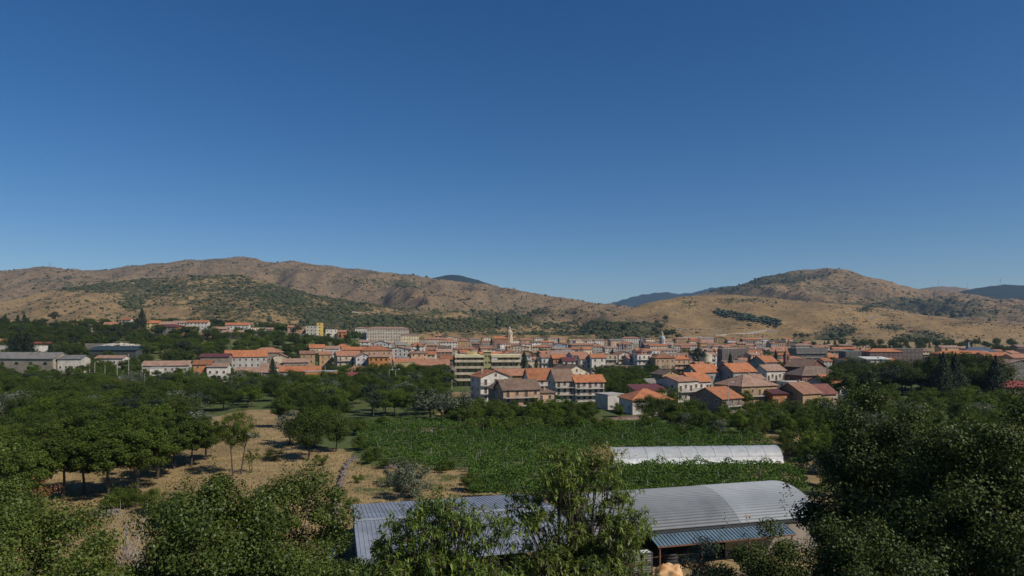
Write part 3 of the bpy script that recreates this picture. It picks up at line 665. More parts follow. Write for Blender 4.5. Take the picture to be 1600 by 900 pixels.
# brush and stone heaps
def heap(px, Y, rx, rz, label, mat, n=90):
    x, y, z = at(px, Y); P = rand_dirs(n) * (rng.random(n) ** .33)[:, None] * np.array([rx, rx * .7, rz]); P[:, 2] = np.abs(P[:, 2]); 
    tag(obj('stone_heap', blobs('stone_heap', list(P), list(rng.uniform(.15, .38, n)), mat), loc=(x, y, z)), label, 'stone heap')
M_stone = plain('field_stone', (0.16, 0.135, 0.115), .95)
heap(105, 92, 2.6, .8, 'heap of dark stones and brush left of the bare dead shrubs', M_stone); heap(165, 98, 2.4, .7, 'heap of stones under the field oaks', M_stone)
heap(395, 168, 2.0, 1.1, 'purplish heap of stones behind the slender double trunked oak', M_stone, 120); heap(1145, 168, 3.2, .8, 'heap of rubble behind the right end of the polytunnel', M_stone, 140)
heap(25, 160, 3.0, 1.6, 'grey rock pile at the left edge of the dry grass clearing', M_stone, 140); heap(608, 132, 1.8, 1.0, 'heap of stones where the stone wall meets the vineyard', M_stone, 100)

# ------------------------------------------------------------------ sheds in the foreground
def corr(key, c, rough=.38, metal=.75, rust=.5, sc=.35):
    m, nt, out = newmat(key); p = N(nt, 'ShaderNodeBsdfPrincipled', i_Roughness=rough, i_Metallic=metal)
    tc = N(nt, 'ShaderNodeTexCoord'); ob = tc.outputs['Object']; a = noise(nt, ob, sc, 6, .6); b = noise(nt, ob, .12, 4, .6)
    c1 = ramp(nt, a, [(.3, tuple(x * .72 for x in c)), (.7, tuple(min(1, x * 1.12) for x in c))])
    mask = ramp(nt, mth(nt, 'ADD', mth(nt, 'MULTIPLY', a, .5), mth(nt, 'MULTIPLY', b, .5)), [(.60, (0, 0, 0)), (.68, (rust,) * 3)])
    L(nt, mix(nt, mask, c1, (.30, .15, .07)), p.inputs['Base Color'])
    L(nt, mth(nt, 'ADD', mth(nt, 'MULTIPLY', a, .3), rough - .12), p.inputs['Roughness'])
    L(nt, p.outputs[0], out.inputs[0]); return m
M_zinc = corr('ribbed_metal', (0.27, 0.30, 0.34), .55, .25, .8); M_zinc2 = corr('pale_corrugated_metal', (0.27, 0.295, 0.315), .62, .15, .9, .16)
M_zinc3 = corr('grey_corrugated_metal', (0.18, 0.195, 0.21), .6, .2, .4)
M_blue = corr('blue_corrugated_metal', (0.16, 0.23, 0.28), .5, .3, .3); M_rust = plain('rusty_steel', (0.16, 0.07, 0.045), .8); M_steel = plain('dark_steel', (0.05, 0.05, 0.055), .6)
M_block = wallmat((0.30, 0.27, 0.23)); M_darkwall = wallmat((0.12, 0.11, 0.10))
A15 = R(15.3)
def ribbed(u0, u1, v0, v1, z0, z1, pitch, h, t=.05):
    """sloping sheet from (v0,z0) to (v1,z1); ribs run down the slope"""
    mb = MB(); n = int((u1 - u0) / pitch); prof = []
    for i in range(n):
        a = u0 + i * (u1 - u0) / n; w = (u1 - u0) / n
        prof += [(a, 0), (a + w * .70, 0), (a + w * .76, h), (a + w * .94, h)]
    prof.append((u1, 0)); vs = []
    for (u, dz) in prof: vs += [(u, v0, z0 + dz), (u, v1, z1 + dz), (u, v0, z0 + dz - t), (u, v1, z1 + dz - t)]
    fs = []
    for i in range(len(prof) - 1):
        b = i * 4; fs += [(b, b + 4, b + 5, b + 1), (b + 2, b + 3, b + 7, b + 6), (b, b + 2, b + 6, b + 4), (b + 1, b + 5, b + 7, b + 3)]
    fs += [(0, 1, 3, 2)]; e = (len(prof) - 1) * 4; fs += [(e, e + 2, e + 3, e + 1)]
    mb.add(vs, fs); return mb
g0 = 0.0
sA = thing('gable_shed', 'long low shed with blue grey ribbed metal gable roof behind the chestnut trees', 'shed', (-17.5, 75.5, gz(-17.5, 75.5)), A15)
ribbed(0, 23.4, -11.6, 0.0, 3.95, 5.2, .46, .05).build('roof_panel', M_zinc, sA)
ribbed(0, 23.4, 0.0, 12.4, 5.2, 3.95, .46, .05).build('roof_panel', M_zinc, sA)
rc = MB(); rc.prism_x([(-.32, 5.22), (-.30, 5.19), (0, 5.28), (.30, 5.19), (.32, 5.22), (0, 5.36)], -.05, 23.45); rc.build('ridge_cap', M_zinc, sA)
wl = MB(); wl.prism_x([(-11.1, -.3), (11.9, -.3), (11.9, 3.8), (0, 5.02), (-11.1, 3.85)], .35, .55); wl.box(.6, 23, 11.6, 11.8, -.3, 3.8); wl.box(.6, 23.2, -11.1, -10.9, -.3, 1.2); wl.build('wall', M_block, sA)
for u in (.5, 6, 11.7, 17.4, 23.1):
    q = MB(); q.box(u - .08, u + .08, -11.2, -11.0, -.3, 3.85); q.build('post', M_rust, sA)
# barrel-roofed shed
uB = (Vector((6.9, 81.0, 0)))
sB = thing('barrel_shed', 'barrel roofed shed of pale corrugated metal with a rust stain and lean-to', 'shed', (uB.x, uB.y, gz(uB.x, uB.y)), A15)
def barrel(u0, u1, name, mat, lift=0.0):
    Rr, ha = 11.33, 38.8; nseg = 176; vs = []; fs = []
    for i in range(nseg + 1):
        a = R(-ha + 2 * ha * i / nseg); r = Rr + lift + .04 * (1 if (i % 5) in (0, 1, 2) else -2.2)
        v, z = r * math.sin(a), 6.5 - Rr + r * math.cos(a)
        for u in (u0, u1): vs += [(u, v, z), (u, v, z - .06)]
    for i in range(nseg):
        b = i * 4; c = b + 4; fs += [(b, b + 2, c + 2, c), (b + 1, c + 1, c + 3, b + 3), (b, c, c + 1, b + 1), (b + 2, b + 3, c + 3, c + 2)]
    mb = MB(); mb.add(vs, fs); return mb.build(name, mat, sB)
barrel(0, 18.4, 'roof_panel', M_zinc3); barrel(18.35, 29.6, 'roof_panel', M_zinc2, .03)
w = MB(); pr = [(-6.9, -.3), (6.9, -.3), (6.9, 3.9)] + [(11.2 * math.sin(R(a)), 6.45 - 11.33 + 11.2 * math.cos(R(a))) for a in range(36, -37, -6)] + [(-6.9, 3.9)]
w.prism_x(pr, .3, .5); w.prism_x(pr, 29.1, 29.3); w.box(.5, 29.1, 6.7, 6.9, -.3, 3.9); w.box(.5, 4.5, -6.9, -6.7, -.3, 3.8); w.box(16.5, 29.1, -6.9, -6.7, -.3, 3.8); w.build('wall', M_block, sB)
fb = MB(); fb.box(0, 29.6, -7.14, -7.02, 3.62, 3.86); fb.build('eave_beam', M_steel, sB)
lt = ribbed(6.6, 24.0, -9.4, -7.2, 2.95, 3.55, .44, .09).build('lean_to_roof', M_blue, sB)
b_ = MB(); b_.box(6.6, 24, -9.44, -9.36, 2.76, 2.90); b_.build('front_beam', M_rust, lt)
for u in (6.9, 12.0, 18, 23.6):
    q = MB(); q.box(u - .07, u + .07, -9.35, -9.21, -.3, 2.76); q.build('post', M_rust, lt)
M_tyre = plain('tyre_rubber', (0.03, 0.03, 0.032), .85)
def torus(R0, r0, n=20, k=8):
    vs = []; fs = []
    for i in range(n):
        a = 6.2832 * i / n
        for j in range(k):
            b = 6.2832 * j / k; vs.append(((R0 + r0 * math.cos(b)) * math.cos(a), (R0 + r0 * math.cos(b)) * math.sin(a), r0 * math.sin(b)))
    for i in range(n):
        for j in range(k): fs.append((i * k + j, ((i + 1) % n) * k + j, ((i + 1) % n) * k + (j + 1) % k, i * k + (j + 1) % k))
    mb = MB(); mb.add(vs, fs); return mb
tm_ = torus(.72, .17).mesh('tyre', M_tyre, True)
for i, w_ in enumerate(['lowest', 'second lowest', 'middle', 'second highest', 'topmost']):
    X, Y = 17.5 + .05 * (i % 2), 75.8; o = obj('tyre', tm_, loc=(X, Y, gz(X, Y) + .17 + i * .34)); o.rotation_euler = (R(random.uniform(-2, 2)), 0, i)
    tag(o, w_ + ' of the dark tyres stacked under the lean-to', 'tyre', 'tyres stacked under the lean-to')
# caged white tanks
M_tank = plain('white_plastic', (0.72, 0.73, 0.72), .4); M_cage = plain('cage_steel', (0.10, 0.09, 0.09), .5)
tk = MB(); tk.box(-.5, .5, -.5, .5, .2, 1.08); tkm = tk.mesh('tank', M_tank)
cg = MB()
for z in (.24, .48, .72, .96, 1.1): 
    for s_ in (-1, 1): cg.box(-.56, .56, s_ * .55 - .02, s_ * .55 + .02, z - .03, z + .03); cg.box(s_ * .55 - .02, s_ * .55 + .02, -.53, .53, z - .028, z + .028)
for i in range(6):
    t = -.55 + i * .22
    for s_ in (-1, 1): cg.box(t - .026, t + .026, s_ * .585 - .012, s_ * .585 + .012, .14, 1.12); cg.box(s_ * .585 - .012, s_ * .585 + .012, t - .026, t + .026, .14, 1.12)
cgm = cg.mesh('cage', M_cage); pl = MB(); pl.box(-.56, .56, -.56, .56, .09, .14)
for t in (-.5, 0, .5): pl.box(t - .06, t + .06, -.56, .56, 0, .09)
plm = pl.mesh('pallet', plain('pallet_wood', (.22, .16, .10), .9))
for cxi, cn in enumerate(['rightmost', 'middle', 'leftmost']):
    for k, rn in enumerate(['bottom', 'middle', 'top']):
        X = 13.75 - cxi * 1.25; Y = 70.6 - cxi * .35; o = thing('liquid_tank', 'white plastic tank in a steel cage, %s of the %s stack left of the lean-to' % (rn, cn), 'tank', (X, Y, gz(X, Y) + k * 1.15), A15, 'caged white tanks')
        obj('tank', tkm, o); obj('cage', cgm, o); obj('pallet', plm, o)
# orange cover, small orange board, red bottle
M_tarp = newmat('orange_tarpaulin'); m, nt, out = M_tarp; p = N(nt, 'ShaderNodeBsdfPrincipled', i_Roughness=.6); tc = N(nt, 'ShaderNodeTexCoord')
a = noise(nt, tc.outputs['Object'], .8, 5, .6); L(nt, ramp(nt, a, [(.35, (.62, .42, .24)), (.55, (.60, .33, .13)), (.68, (.55, .20, .03))]), p.inputs['Base Color']); L(nt, p.outputs[0], out.inputs[0]); M_tarp = m
vs = []; fs = []; nu_, nv_ = 28, 12
for j in range(nv_ + 1):
    for i in range(nu_):
        a = 6.2832 * i / nu_; t = j / nv_ * 1.57; r = math.cos(t) ** .55; s_ = 1 + .38 * n2(math.cos(a) * 2, math.sin(a) * 2 + j * .25, .8)
        vs.append((1.75 * r * math.cos(a) * s_, 1.6 * r * math.sin(a) * s_, 2.3 * math.sin(t) ** .6 * (1 + .22 * n2(math.cos(a) * r * 2, math.sin(a) * r * 2, 1.0, 4))))
for j in range(nv_):
    for i in range(nu_): fs.append((j * nu_ + i, j * nu_ + (i + 1) % nu_, (j + 1) * nu_ + (i + 1) % nu_, (j + 1) * nu_ + i))
tb = MB(); tb.add(vs, fs); x, y, z = at(1046, 69.5); tag(tb.build('covered_heap', M_tarp, loc=(x, y, z - .05), smooth=True), 'pale orange rounded tarpaulin covered heap in front of the lean-to', 'covered heap')
q = MB(); q.box(-.9, .9, -.5, .5, 0, .05); q.box(-.9, -.84, -.5, .5, .05, .3); q.box(.84, .9, -.5, .5, .05, .3); q.box(-.84, .84, .44, .5, .05, .3); q.box(-.84, .84, -.5, -.44, .05, .3)
x, y, z = at(1078, 76.5); tag(q.build('crate', plain('orange_wood', (.55, .33, .12)), loc=(x, y, z), rz=.3), 'shallow orange wooden crate on the ground under the lean-to', 'crate')
rb = thing('gas_bottle', 'red gas bottle at the whitewashed end of the stone wall', 'gas bottle', at(518, 71.5), 0)
q = MB(); q.tube([(0, 0, 0), (0, 0, .08), (0, 0, 1.0), (0, 0, 1.15), (0, 0, 1.2)], [.2, .24, .24, .15, .06], 14); q.build('body', plain('red_paint', (.35, .03, .02), .4), rb, smooth=False)
q = MB(); q.tube([(0, 0, 1.21), (0, 0, 1.34)], [.05, .06], 8); q.build('valve', plain('white_cap', (.7, .7, .68)), rb)
# dry stone wall
def wall_run(pts, h, w_, mat, name='stone_wall', n_per=26):
    P = []; Rd = []
    for (a, b) in zip(pts[:-1], pts[1:]):
        d = math.hypot(b[0] - a[0], b[1] - a[1]); n = int(d * n_per)
        for i in range(n):
            t = random.random(); X = a[0] + (b[0] - a[0]) * t + random.uniform(-w_, w_); Y = a[1] + (b[1] - a[1]) * t + random.uniform(-w_, w_)
            hq = h * (.75 + .9 * n2(X, Y, .45, 1.7)); P.append((X + .35 * n2(X, Y, .3, 6.1), Y, gz(X, Y) + random.random() ** .8 * max(.15, hq))); Rd.append(random.uniform(.12, .24))
    return blobs(name, P, Rd, mat)
w1 = [at(556, 141)[:2], at(543, 136)[:2], at(536, 123)[:2], at(523, 107)[:2], at(526, 95)[:2], at(527, 86)[:2]]
tag(obj('stone_wall', wall_run(w1, 1.0, .3, M_stone)), 'grey dry stone wall running from the vineyard corner down beside the gable shed', 'wall')
q = MB(); a = at(525, 80.5); b = at(512, 71.5); dx, dy = b[0] - a[0], b[1] - a[1]; ln = math.hypot(dx, dy)
q.box(0, ln, -.22, .22, -.3, 1.5); o = q.build('masonry_wall', wallmat((.5, .46, .40)), loc=(a[0], a[1], gz(a[0], a[1])), rz=math.atan2(dy, dx)); tag(o, 'low whitewashed masonry wall along the left of the gable shed', 'wall')

# ------------------------------------------------------------------ polytunnel
M_film = newmat('greenhouse_film'); m, nt, out = M_film; p = N(nt, 'ShaderNodeBsdfPrincipled', i_Roughness=.45); tc = N(nt, 'ShaderNodeTexCoord')
a = noise(nt, tc.outputs['Object'], .8, 4, .6); L(nt, ramp(nt, a, [(.3, (.38, .40, .41)), (.7, (.52, .54, .55))]), p.inputs['Base Color'])
tr = N(nt, 'ShaderNodeBsdfTranslucent'); tr.inputs[0].default_value = (.6, .62, .62, 1); ms = N(nt, 'ShaderNodeMixShader', i_0=.22); L(nt, p.outputs[0], ms.inputs[1]); L(nt, tr.outputs[0], ms.inputs[2]); L(nt, ms.outputs[0], out.inputs[0]); M_film = m
M_skirt = plain('white_film', (.78, .79, .79), .5)
ph = thing('polytunnel', 'long white film covered polytunnel greenhouse among the vine rows', 'greenhouse', (19.6, 137.0, gz(20, 137)), R(4.5))
PL = 34.5; prof = [(3.2 * math.sin(R(a)) , 2.95 * math.cos(R(a)) ** .8) for a in range(-74, 75, 4)]
vs = []; fs = []; us = [PL * i / 30 for i in range(31)]
for i, u in enumerate(us):
    sag = .05 if i % 3 else 0
    for (v, z) in prof: vs.append((u, v, z * (1 - sag * .3) - sag * .4))
k = len(prof)
for i in range(30):
    for j in range(k - 1): fs.append((i * k + j, (i + 1) * k + j, (i + 1) * k + j + 1, i * k + j + 1))
f_ = MB(); f_.add(vs, fs); f_.build('film', M_film, ph, smooth=True)
vs = []; fs = []
for i in range(71):
    u = PL * i / 70; zz = prof[0][1]
    vs += [(u, -3.2 - .18 * random.random() - .1, -.1), (u, -3.16 - .05 * random.random(), zz * .55), (u, prof[0][0] - .03, zz + .06 + .22 * random.random())]
for i in range(70): b = i * 3; fs += [(b, b + 3, b + 4, b + 1), (b + 1, b + 4, b + 5, b + 2)]
f_ = MB(); f_.add(vs, fs); f_.build('skirt', M_skirt, ph)
for i in range(0, 31, 3):
    q = MB(); q.tube([(us[i], v * 1.012, z * 1.012 + .01) for v, z in prof[::3]], .035, 5); q.build('hoop', plain('pale_hoop', (.50, .51, .52), .5), ph)
q = MB(); q.tube([(.0, v, z) for v, z in prof[::3]], .05, 5)
for v in (-1.6, -.6, .6, 1.6): q.box(-.04, .04, v - .04, v + .04, -.2, 2.4)
q.box(-.04, .04, -2.9, 2.9, 1.3, 1.38); q.build('end_frame', M_steel, ph)
q = MB(); q.add([(PL, v * .98, z * .98) for v, z in prof], [tuple(range(len(prof)))]); q.build('end_wall', M_skirt, ph)

VSH = [(562, 152, 3.2), (585, 140, 2.6), (640, 132, 2.4), (700, 129, 2.2), (735, 112, 3.0), (560, 172, 4.2), (600, 186, 3.4), (940, 143, 2.4), (935, 155, 2.6), (1235, 146, 3.2), (1225, 158, 4.0), (1260, 140, 4.4), (1180, 166, 3.6), (1120, 168, 2.8), (1060, 170, 3.0), (820, 150, 2.2), (690, 165, 2.4)]
# ------------------------------------------------------------------ vineyard
M_post = plain('grey_wood_post', (.30, .28, .25), .9)
def vine_row(x0, x1, Y, slope, h, idx, place, dens=95):
    n = int((x1 - x0) * dens); t = rng.random(n) * (x1 - x0)
    bump = np.array([n2(x0 + a, Y, .35, 2.2) + .5 * n2(x0 + a, Y, 1.1, 5.2) for a in t]); hh = h * (.86 + .75 * bump)
    zc = .35 + rng.random(n) ** .62 * (hh - .35); v = rng.normal(0, .38, n) * (1 + .5 * bump)
    keep = np.array([n2(x0 + a, Y * 1.3, .22, 8.8) for a in t]) > -.33; t, v, zc = t[keep], v[keep], zc[keep]; n = len(t)
    P = np.stack([t, v, zc], 1); Nn = rand_dirs(n) * .8 + np.stack([np.zeros(n), np.sign(v) * .3, np.ones(n) * .6], 1); Nn /= np.linalg.norm(Nn, axis=1, keepdims=True)
    V, Fx = leaves(P, Nn, .27, .85, .12)
    o = thing('vine_row', '', 'vine row', (x0, Y, gz((x0 + x1) / 2, Y)), slope, 'vine rows of the vineyard')
    obj('foliage', np_mesh('vine_foliage', V, Fx, M_vine), o)
    m_ = 15
    for i in range(int((x1 - x0) // m_) + 1):
        px_ = i * m_ + random.uniform(0, m_ - 1)
        if px_ < x1 - x0: obj('post', POSTM, o, (px_, 0, 0))
    fb = ['frontmost', 'second', 'third', 'fourth', 'fifth', 'sixth', 'seventh', 'eighth', 'ninth', 'tenth', 'eleventh', 'twelfth', 'thirteenth', 'fourteenth', 'fifteenth', 'sixteenth', 'seventeenth', 'eighteenth', 'nineteenth', 'twentieth', 'twenty-first', 'twenty-second', 'twenty-third', 'twenty-fourth', 'twenty-fifth', 'twenty-sixth']
    o['label'] = 'green leafy vine row, %s%s %s' % (fb[idx], '' if idx == 0 else ' counting from the front', place)
q = MB(); q.box(-.04, .04, -.04, .04, -.3, 2.35); POSTM = q.mesh('post', M_post)
for i in range(9):
    Y = 105 + i * 2.75; vine_row((732 - 800) / F * Y, (1275 - 800) / F * Y, Y, R(3.2), 2.7 - .09 * i, i, 'between polytunnel and barrel shed')
for i in range(26):
    Y = 121 + i * 2.75; pl_ = itp(Y, [121, 140, 150, 190], [680, 600, 560, 552]); pr_ = 945 if Y < 142.5 else itp(Y, [143, 165, 190], [1230, 1180, 1000])
    if Y < 130: pr_ = 925 if Y > 128 else 742 + (Y - 121) * 0
    if Y < 129: continue
    vine_row((pl_ - 800) / F * Y, (pr_ - 800) / F * Y, Y, R(1.0), 2.1, i - 3, 'of the upper vineyard', 75)

for i, (px, Y, H) in enumerate(VSH): auto(tree('thicket_tree' if H > 2.5 else 'bright_shrub', px, Y, H, '', None, 'bushes round the vineyard', wid=1.2), 'round green bush' if H > 2.5 else 'small bright bush', px, Y, 'at the edge of the vineyard')
# ------------------------------------------------------------------ houses
TILE = (.42, .155, .065); TILE2 = (.36, .17, .10); TILE3 = (.33, .20, .14); BRN = (.20, .125, .085); MAR = (.13, .035, .04); GREYR = (.25, .22, .19)
CREAM = (.58, .50, .37); WHITE = (.64, .60, .54); PEACH = (.52, .34, .21); OCHRE = (.42, .28, .14); GREY = (.30, .29, .28); STONE = (.24, .20, .16); ORANGE = (.50, .21, .08); PALE = (.50, .52, .55); YELL = (.58, .47, .22); PINK = (.5, .33, .28); DKBR = (.14, .09, .07)
M_glass = plain('window_glass', (.025, .028, .032), .15, 0, .6); M_shut = plain('shutter', (.10, .055, .035), .7); M_frame = plain('window_frame', (.55, .53, .50), .7)
M_slab = wallmat((.50, .47, .42)); M_rail = plain('rail', (.12, .10, .09), .6); M_dish = plain('dish', (.75, .75, .75), .5)
WM = {}
def winmesh(w, h, kind):
    k = (round(w, 1), round(h, 1), kind)
    if k in WM: return WM[k]
    mb = MB(); a = w / 2
    if kind == 'tiny': mb.box(-a, a, -.04, .02, 0, h, 0); WM[k] = mb.mesh('window', [M_glass]); return WM[k]
    mb.box(-a, a, -.02, .02, 0, h, 0)
    for x0, x1, z0, z1 in ((-a - .09, -a, -.08, h + .09), (a, a + .09, -.08, h + .09), (-a, a, h, h + .09)): mb.box(x0, x1, -.08, .02, z0, z1, 1)
    mb.box(-a - .14, a + .14, -.16, .02, -.16, -.08, 1)
    if kind == 'shut':
        mb.box(-a + .02, -.03, -.06, -.02, .03, h - .03, 2); mb.box(.03, a - .02, -.06, -.02, h * .0 + .03, h - .03, 2)
    else: mb.box(-.03, .03, -.05, -.02, 0, h, 1); mb.box(-a, a, -.06, -.02, h * .55, h, 2)
    WM[k] = mb.mesh('window', [M_glass, M_frame, M_shut]); return WM[k]
BM = {}
def balmesh(w, kind):
    k = (round(w, 1), kind)
    if k in BM: return BM[k]
    mb = MB(); a = w / 2; mb.box(-a, a, -1.25, 0, -.2, 0, 0)
    if kind == 'solid': mb.box(-a, a, -1.25, -1.13, 0, .95, 0); mb.box(-a, -a + .1, -1.13, 0, 0, .95, 0); mb.box(a - .1, a, -1.13, 0, 0, .95, 0)
    else:
        mb.box(-a, a, -1.22, -1.17, .92, .98, 1)
        n = int(w / .3)
        for i in range(n + 1): x = -a + w * i / max(n, 1); mb.box(x - .025, x + .025, -1.21, -1.18, 0, .92, 1)
        for s_ in (-a + .03, a - .03): mb.box(s_ - .025, s_ + .025, -1.17, 0, .9, .95, 1)
    BM[k] = mb.mesh('balcony', [M_slab, M_rail]); return BM[k]
HSE = []          # footprints, so no tree grows through a house
def roof_mesh(w, d, h, roof, rise, o=.55, t=.18):
    mb = MB(); a, b = w / 2 + o, d / 2 + o
    if roof == 'x':
        s_ = rise / (d / 2); e = h - s_ * o; mb.prism_x([(-b, e), (0, h + rise), (b, e), (b, e + t), (0, h + rise + t), (-b, e + t)], -a, a)
    elif roof == 'y':
        s_ = rise / (w / 2); e = h - s_ * o; mb.prism_y([(-a, e), (0, h + rise), (a, e), (a, e + t), (0, h + rise + t), (-a, e + t)], -b, b)
    elif roof == 'hip':
        s_ = rise / (min(w, d) / 2); e = h - s_ * o * .3; r = max(0.05, (w - d) / 2); q = max(.05, (d - w) / 2)
        if w >= d: q = .02
        else: r = .02
        top = h + rise + t
        mb.add([(-a, -b, e), (a, -b, e), (a, b, e), (-a, b, e), (-a, -b, e + t), (a, -b, e + t), (a, b, e + t), (-a, b, e + t), (-r, -q, top), (r, -q, top), (r, q, top), (-r, q, top)],
               [(3, 2, 1, 0), (0, 1, 5, 4), (1, 2, 6, 5), (2, 3, 7, 6), (3, 0, 4, 7), (4, 5, 9, 8), (5, 6, 10, 9), (6, 7, 11, 10), (7, 4, 8, 11), (8, 9, 10, 11)])
        rr = .12
        for p0, p1 in ((4, 8), (5, 9), (6, 10), (7, 11)): mb.tube([mb.v[p0], mb.v[p1]], rr, 4)
        if r > .1: mb.tube([mb.v[8], mb.v[9]], rr, 4)
    elif roof == 'shed':
        mb.prism_x([(-b, h), (b, h + rise), (b, h + rise + t), (-b, h + t)], -a, a)
    else:
        mb.box(-w / 2 - .15, w / 2 + .15, -d / 2 - .15, d / 2 + .15, h, h + .22)
    if roof == 'x': mb.tube([(-a, 0, h + rise + t), (a, 0, h + rise + t)], .13, 5)
    if roof == 'y': mb.tube([(0, -b, h + rise + t), (0, b, h + rise + t)], .13, 5)
    return mb
def house(label, px, Y, w, d, h, rot, roof, rise, wc, rc, st=2, name='house', cat='house', group=None, win='auto', bal=None, balk='rail', chim=1, dz=0.0, tiny=False, wk='shut', side=True, base=2.0, cols=None, X=None):
    if X is None: X = (px - 800) / F * Y
    z = gz(X, Y) + dz; o = thing(name, label or '', cat, (X, Y, z), R(rot), group); HSE.append((X, Y, w, d, rot))
    mb = MB(); a, b = w / 2, d / 2
    if roof == 'x': mb.prism_x([(-b, -base), (b, -base), (b, h - .03), (0, h + rise - .03), (-b, h - .03)], -a, a)
    elif roof == 'y': mb.prism_y([(-a, -base), (a, -base), (a, h - .03), (0, h + rise - .03), (-a, h - .03)], -b, b)
    elif roof == 'shed': mb.prism_x([(-b, -base), (b, -base), (b, h + rise * .93 - .05), (-b, h + rise * .07 - .05)], -a, a)
    else: mb.box(-a, a, -b, b, -base, h + (.05 if roof == 'flat' else -.02))
    wo_ = mb.build('wall', wallmat(wc), o)
    rm = roof_mesh(w, d, h, roof, rise)
    ro = rm.build('roof', roofmat(rc) if roof != 'flat' else wallmat(rc), o)
    if chim:
        for k in range(chim):
            cxx = random.uniform(-a * .6, a * .6); q = MB(); q.box(cxx - .3, cxx + .3, -.2, .4, h + rise * .45, h + rise + .9); q.box(cxx - .4, cxx + .4, -.3, .5, h + rise + .9, h + rise + 1.05)
            q.build('chimney', wallmat((.35, .28, .22)), ro)
    if win == 'auto':
        sh = h / st; n = cols or max(1, int(w / 3.1)); ns = max(1, int(d / 4.2))
        for k in range(st):
            z0 = k * sh
            for i in range(n):
                x = -a + w * (i + .5) / n
                hasb = bal and (k > 0 or bal == 'all')
                if tiny: ww, hh, zz, kk = .95, 1.35, z0 + sh * .33, 'tiny'
                elif hasb and i % 2 == 0: ww, hh, zz, kk = 1.1, 2.15, z0 + .12, wk
                else: ww, hh, zz, kk = 1.05, 1.3, z0 + sh * .33, wk
                obj('window', winmesh(ww, hh, kk), o, (x, -b - .01, zz))
            if bal and k > 0: obj('balcony', balmesh(w * .96, balk), o, (0, -b - .005, z0))
            if side:
                sx = -1 if rot > -3 else 1
                for i in range(ns):
                    y = -b + d * (i + .5) / ns
                    if tiny and random.random() < .4: continue
                    w_ = obj('window', winmesh(.9, 1.2, 'tiny' if tiny else wk), o, (sx * (a + .01), y, z0 + sh * .33)); w_.rotation_euler = (0, 0, R(-90) if sx < 0 else R(90))
        if roof in ('y',) and not tiny: obj('window', winmesh(.9, 1.0, wk), o, (0, -b - .01, h + .25))
    if not tiny and st >= 2 and roof != 'shed':
        q = MB(); ax, az = a * random.uniform(-.5, .5), h + (rise if roof != 'flat' else .2) * .8; q.tube([(ax, .3, az), (ax, .3, az + 2.6)], .035, 4)
        for k in range(4): q.box(ax - .5 + .06 * k, ax + .5 - .06 * k, .3 + .2 * k, .33 + .2 * k, az + 2.45, az + 2.48)
        q.box(ax - .015, ax + .015, .2, 1.0, az + 2.42, az + 2.45); q.build('antenna', M_steel, ro)
    return o
def dish(o, x, y, z):
    mb = MB(); mb.tube([(x, y, z), (x, y, z + .8)], .03, 4)
    mb.tube([(x, y - .05, z + .9), (x, y - .12, z + .92)], [.45, .42], 12); mb.build('satellite_dish', M_dish, o)

# --- middle group
# green-yellow apartment block with long balconies
ab = thing('apartment_block', 'tall pale green apartment block with long cream balconies and a raised stair tower', 'apartment block', at(762, 335), R(3)); HSE.append((at(762, 335)[0], 335, 34, 14, 3))
AB = (.42, .38, .19); ABL = (.66, .58, .36)
q = MB(); q.box(-15.2, -2.0, -4.2, 6, -2, 14.2); q.box(1.6, 15.4, -4.2, 6, -2, 14.2); q.build('wall', wallmat(AB), ab)
q = MB(); q.box(-2.0, 1.6, -5.6, 6.2, -2, 16.6); tw = q.build('stair_tower', wallmat(AB), ab); q = MB(); q.box(-2.4, 2.0, -6.0, 6.4, 16.6, 16.85); q.build('tower_cap', wallmat(ABL), tw)
q = MB(); q.box(-15.9, -2.03, -6.2, 6.3, 13.9, 15.2); q.box(1.63, 16.1, -6.2, 6.3, 13.9, 15.2); q.build('roof', wallmat(ABL), ab)
q = MB(); q.box(-10, -5, -2, 3, 15.2, 16.6); q.build('roof_terrace', wallmat(YELL), ab)
for k in range(1, 5):
    z = k * 3.0 - .2
    for (x0, x1) in ((-15.9, -2.05), (1.65, 16.0)):
        q = MB(); q.box(x0, x1, -6.1, -4.2, z - .2, z); q.box(x0, x1, -6.1, -5.98, z, z + .95); q.box(x0, x0 + .12, -5.98, -4.2, z, z + .95); q.box(x1 - .12, x1, -5.98, -4.2, z, z + .95)
        q.build('balcony', wallmat(CREAM), ab)
for k in range(5):
    z = k * 3.0 - .1
    for i in range(9):
        x = -14.4 + i * 1.35 * 1.05
        if x < -2.6: obj('window', winmesh(.8, 2.1, 'shut'), ab, (x, -4.21, z + .05)) if i % 2 == 0 else None
    for i in range(5): obj('window', winmesh(1.0, 2.1, 'shut'), ab, (3.2 + i * 2.7, -4.21, z + .05))
    for x in (-.9, .5): obj('window', winmesh(.7, .8, 'tiny'), ab, (x, -5.61, z + 2.2))
q = MB(); q.box(1.8, 4.6, -6.0, -5.9, 12.0, 13.88); q.build('awning', M_frame, ab)
h = house('white three storey house with orange tile gable roof left of the brown roofed house', 766, 262, 12.2, 11, 9.3, 24, 'y', 2.3, WHITE, TILE, 3, bal='y', cols=3); dish(h, -3, -5, 9.4)
house('peach house with big brown tiled roof and terrace in front of the apartment block', 808, 226, 12.5, 9.5, 7.9, 18, 'x', 2.7, PEACH, BRN, 3, bal='y', chim=2, cols=4)
house('dark stone wing with low brown gable left of the peach house', 781, 232, 5.5, 8.0, 7.4, 22, 'y', 1.6, STONE, BRN, 2, chim=0)
house('low peach extension with balcony right of the brown roofed peach house', 846, 233, 6.2, 8, 6.1, 18, 'shed', .6, PEACH, BRN, 2, bal='y')
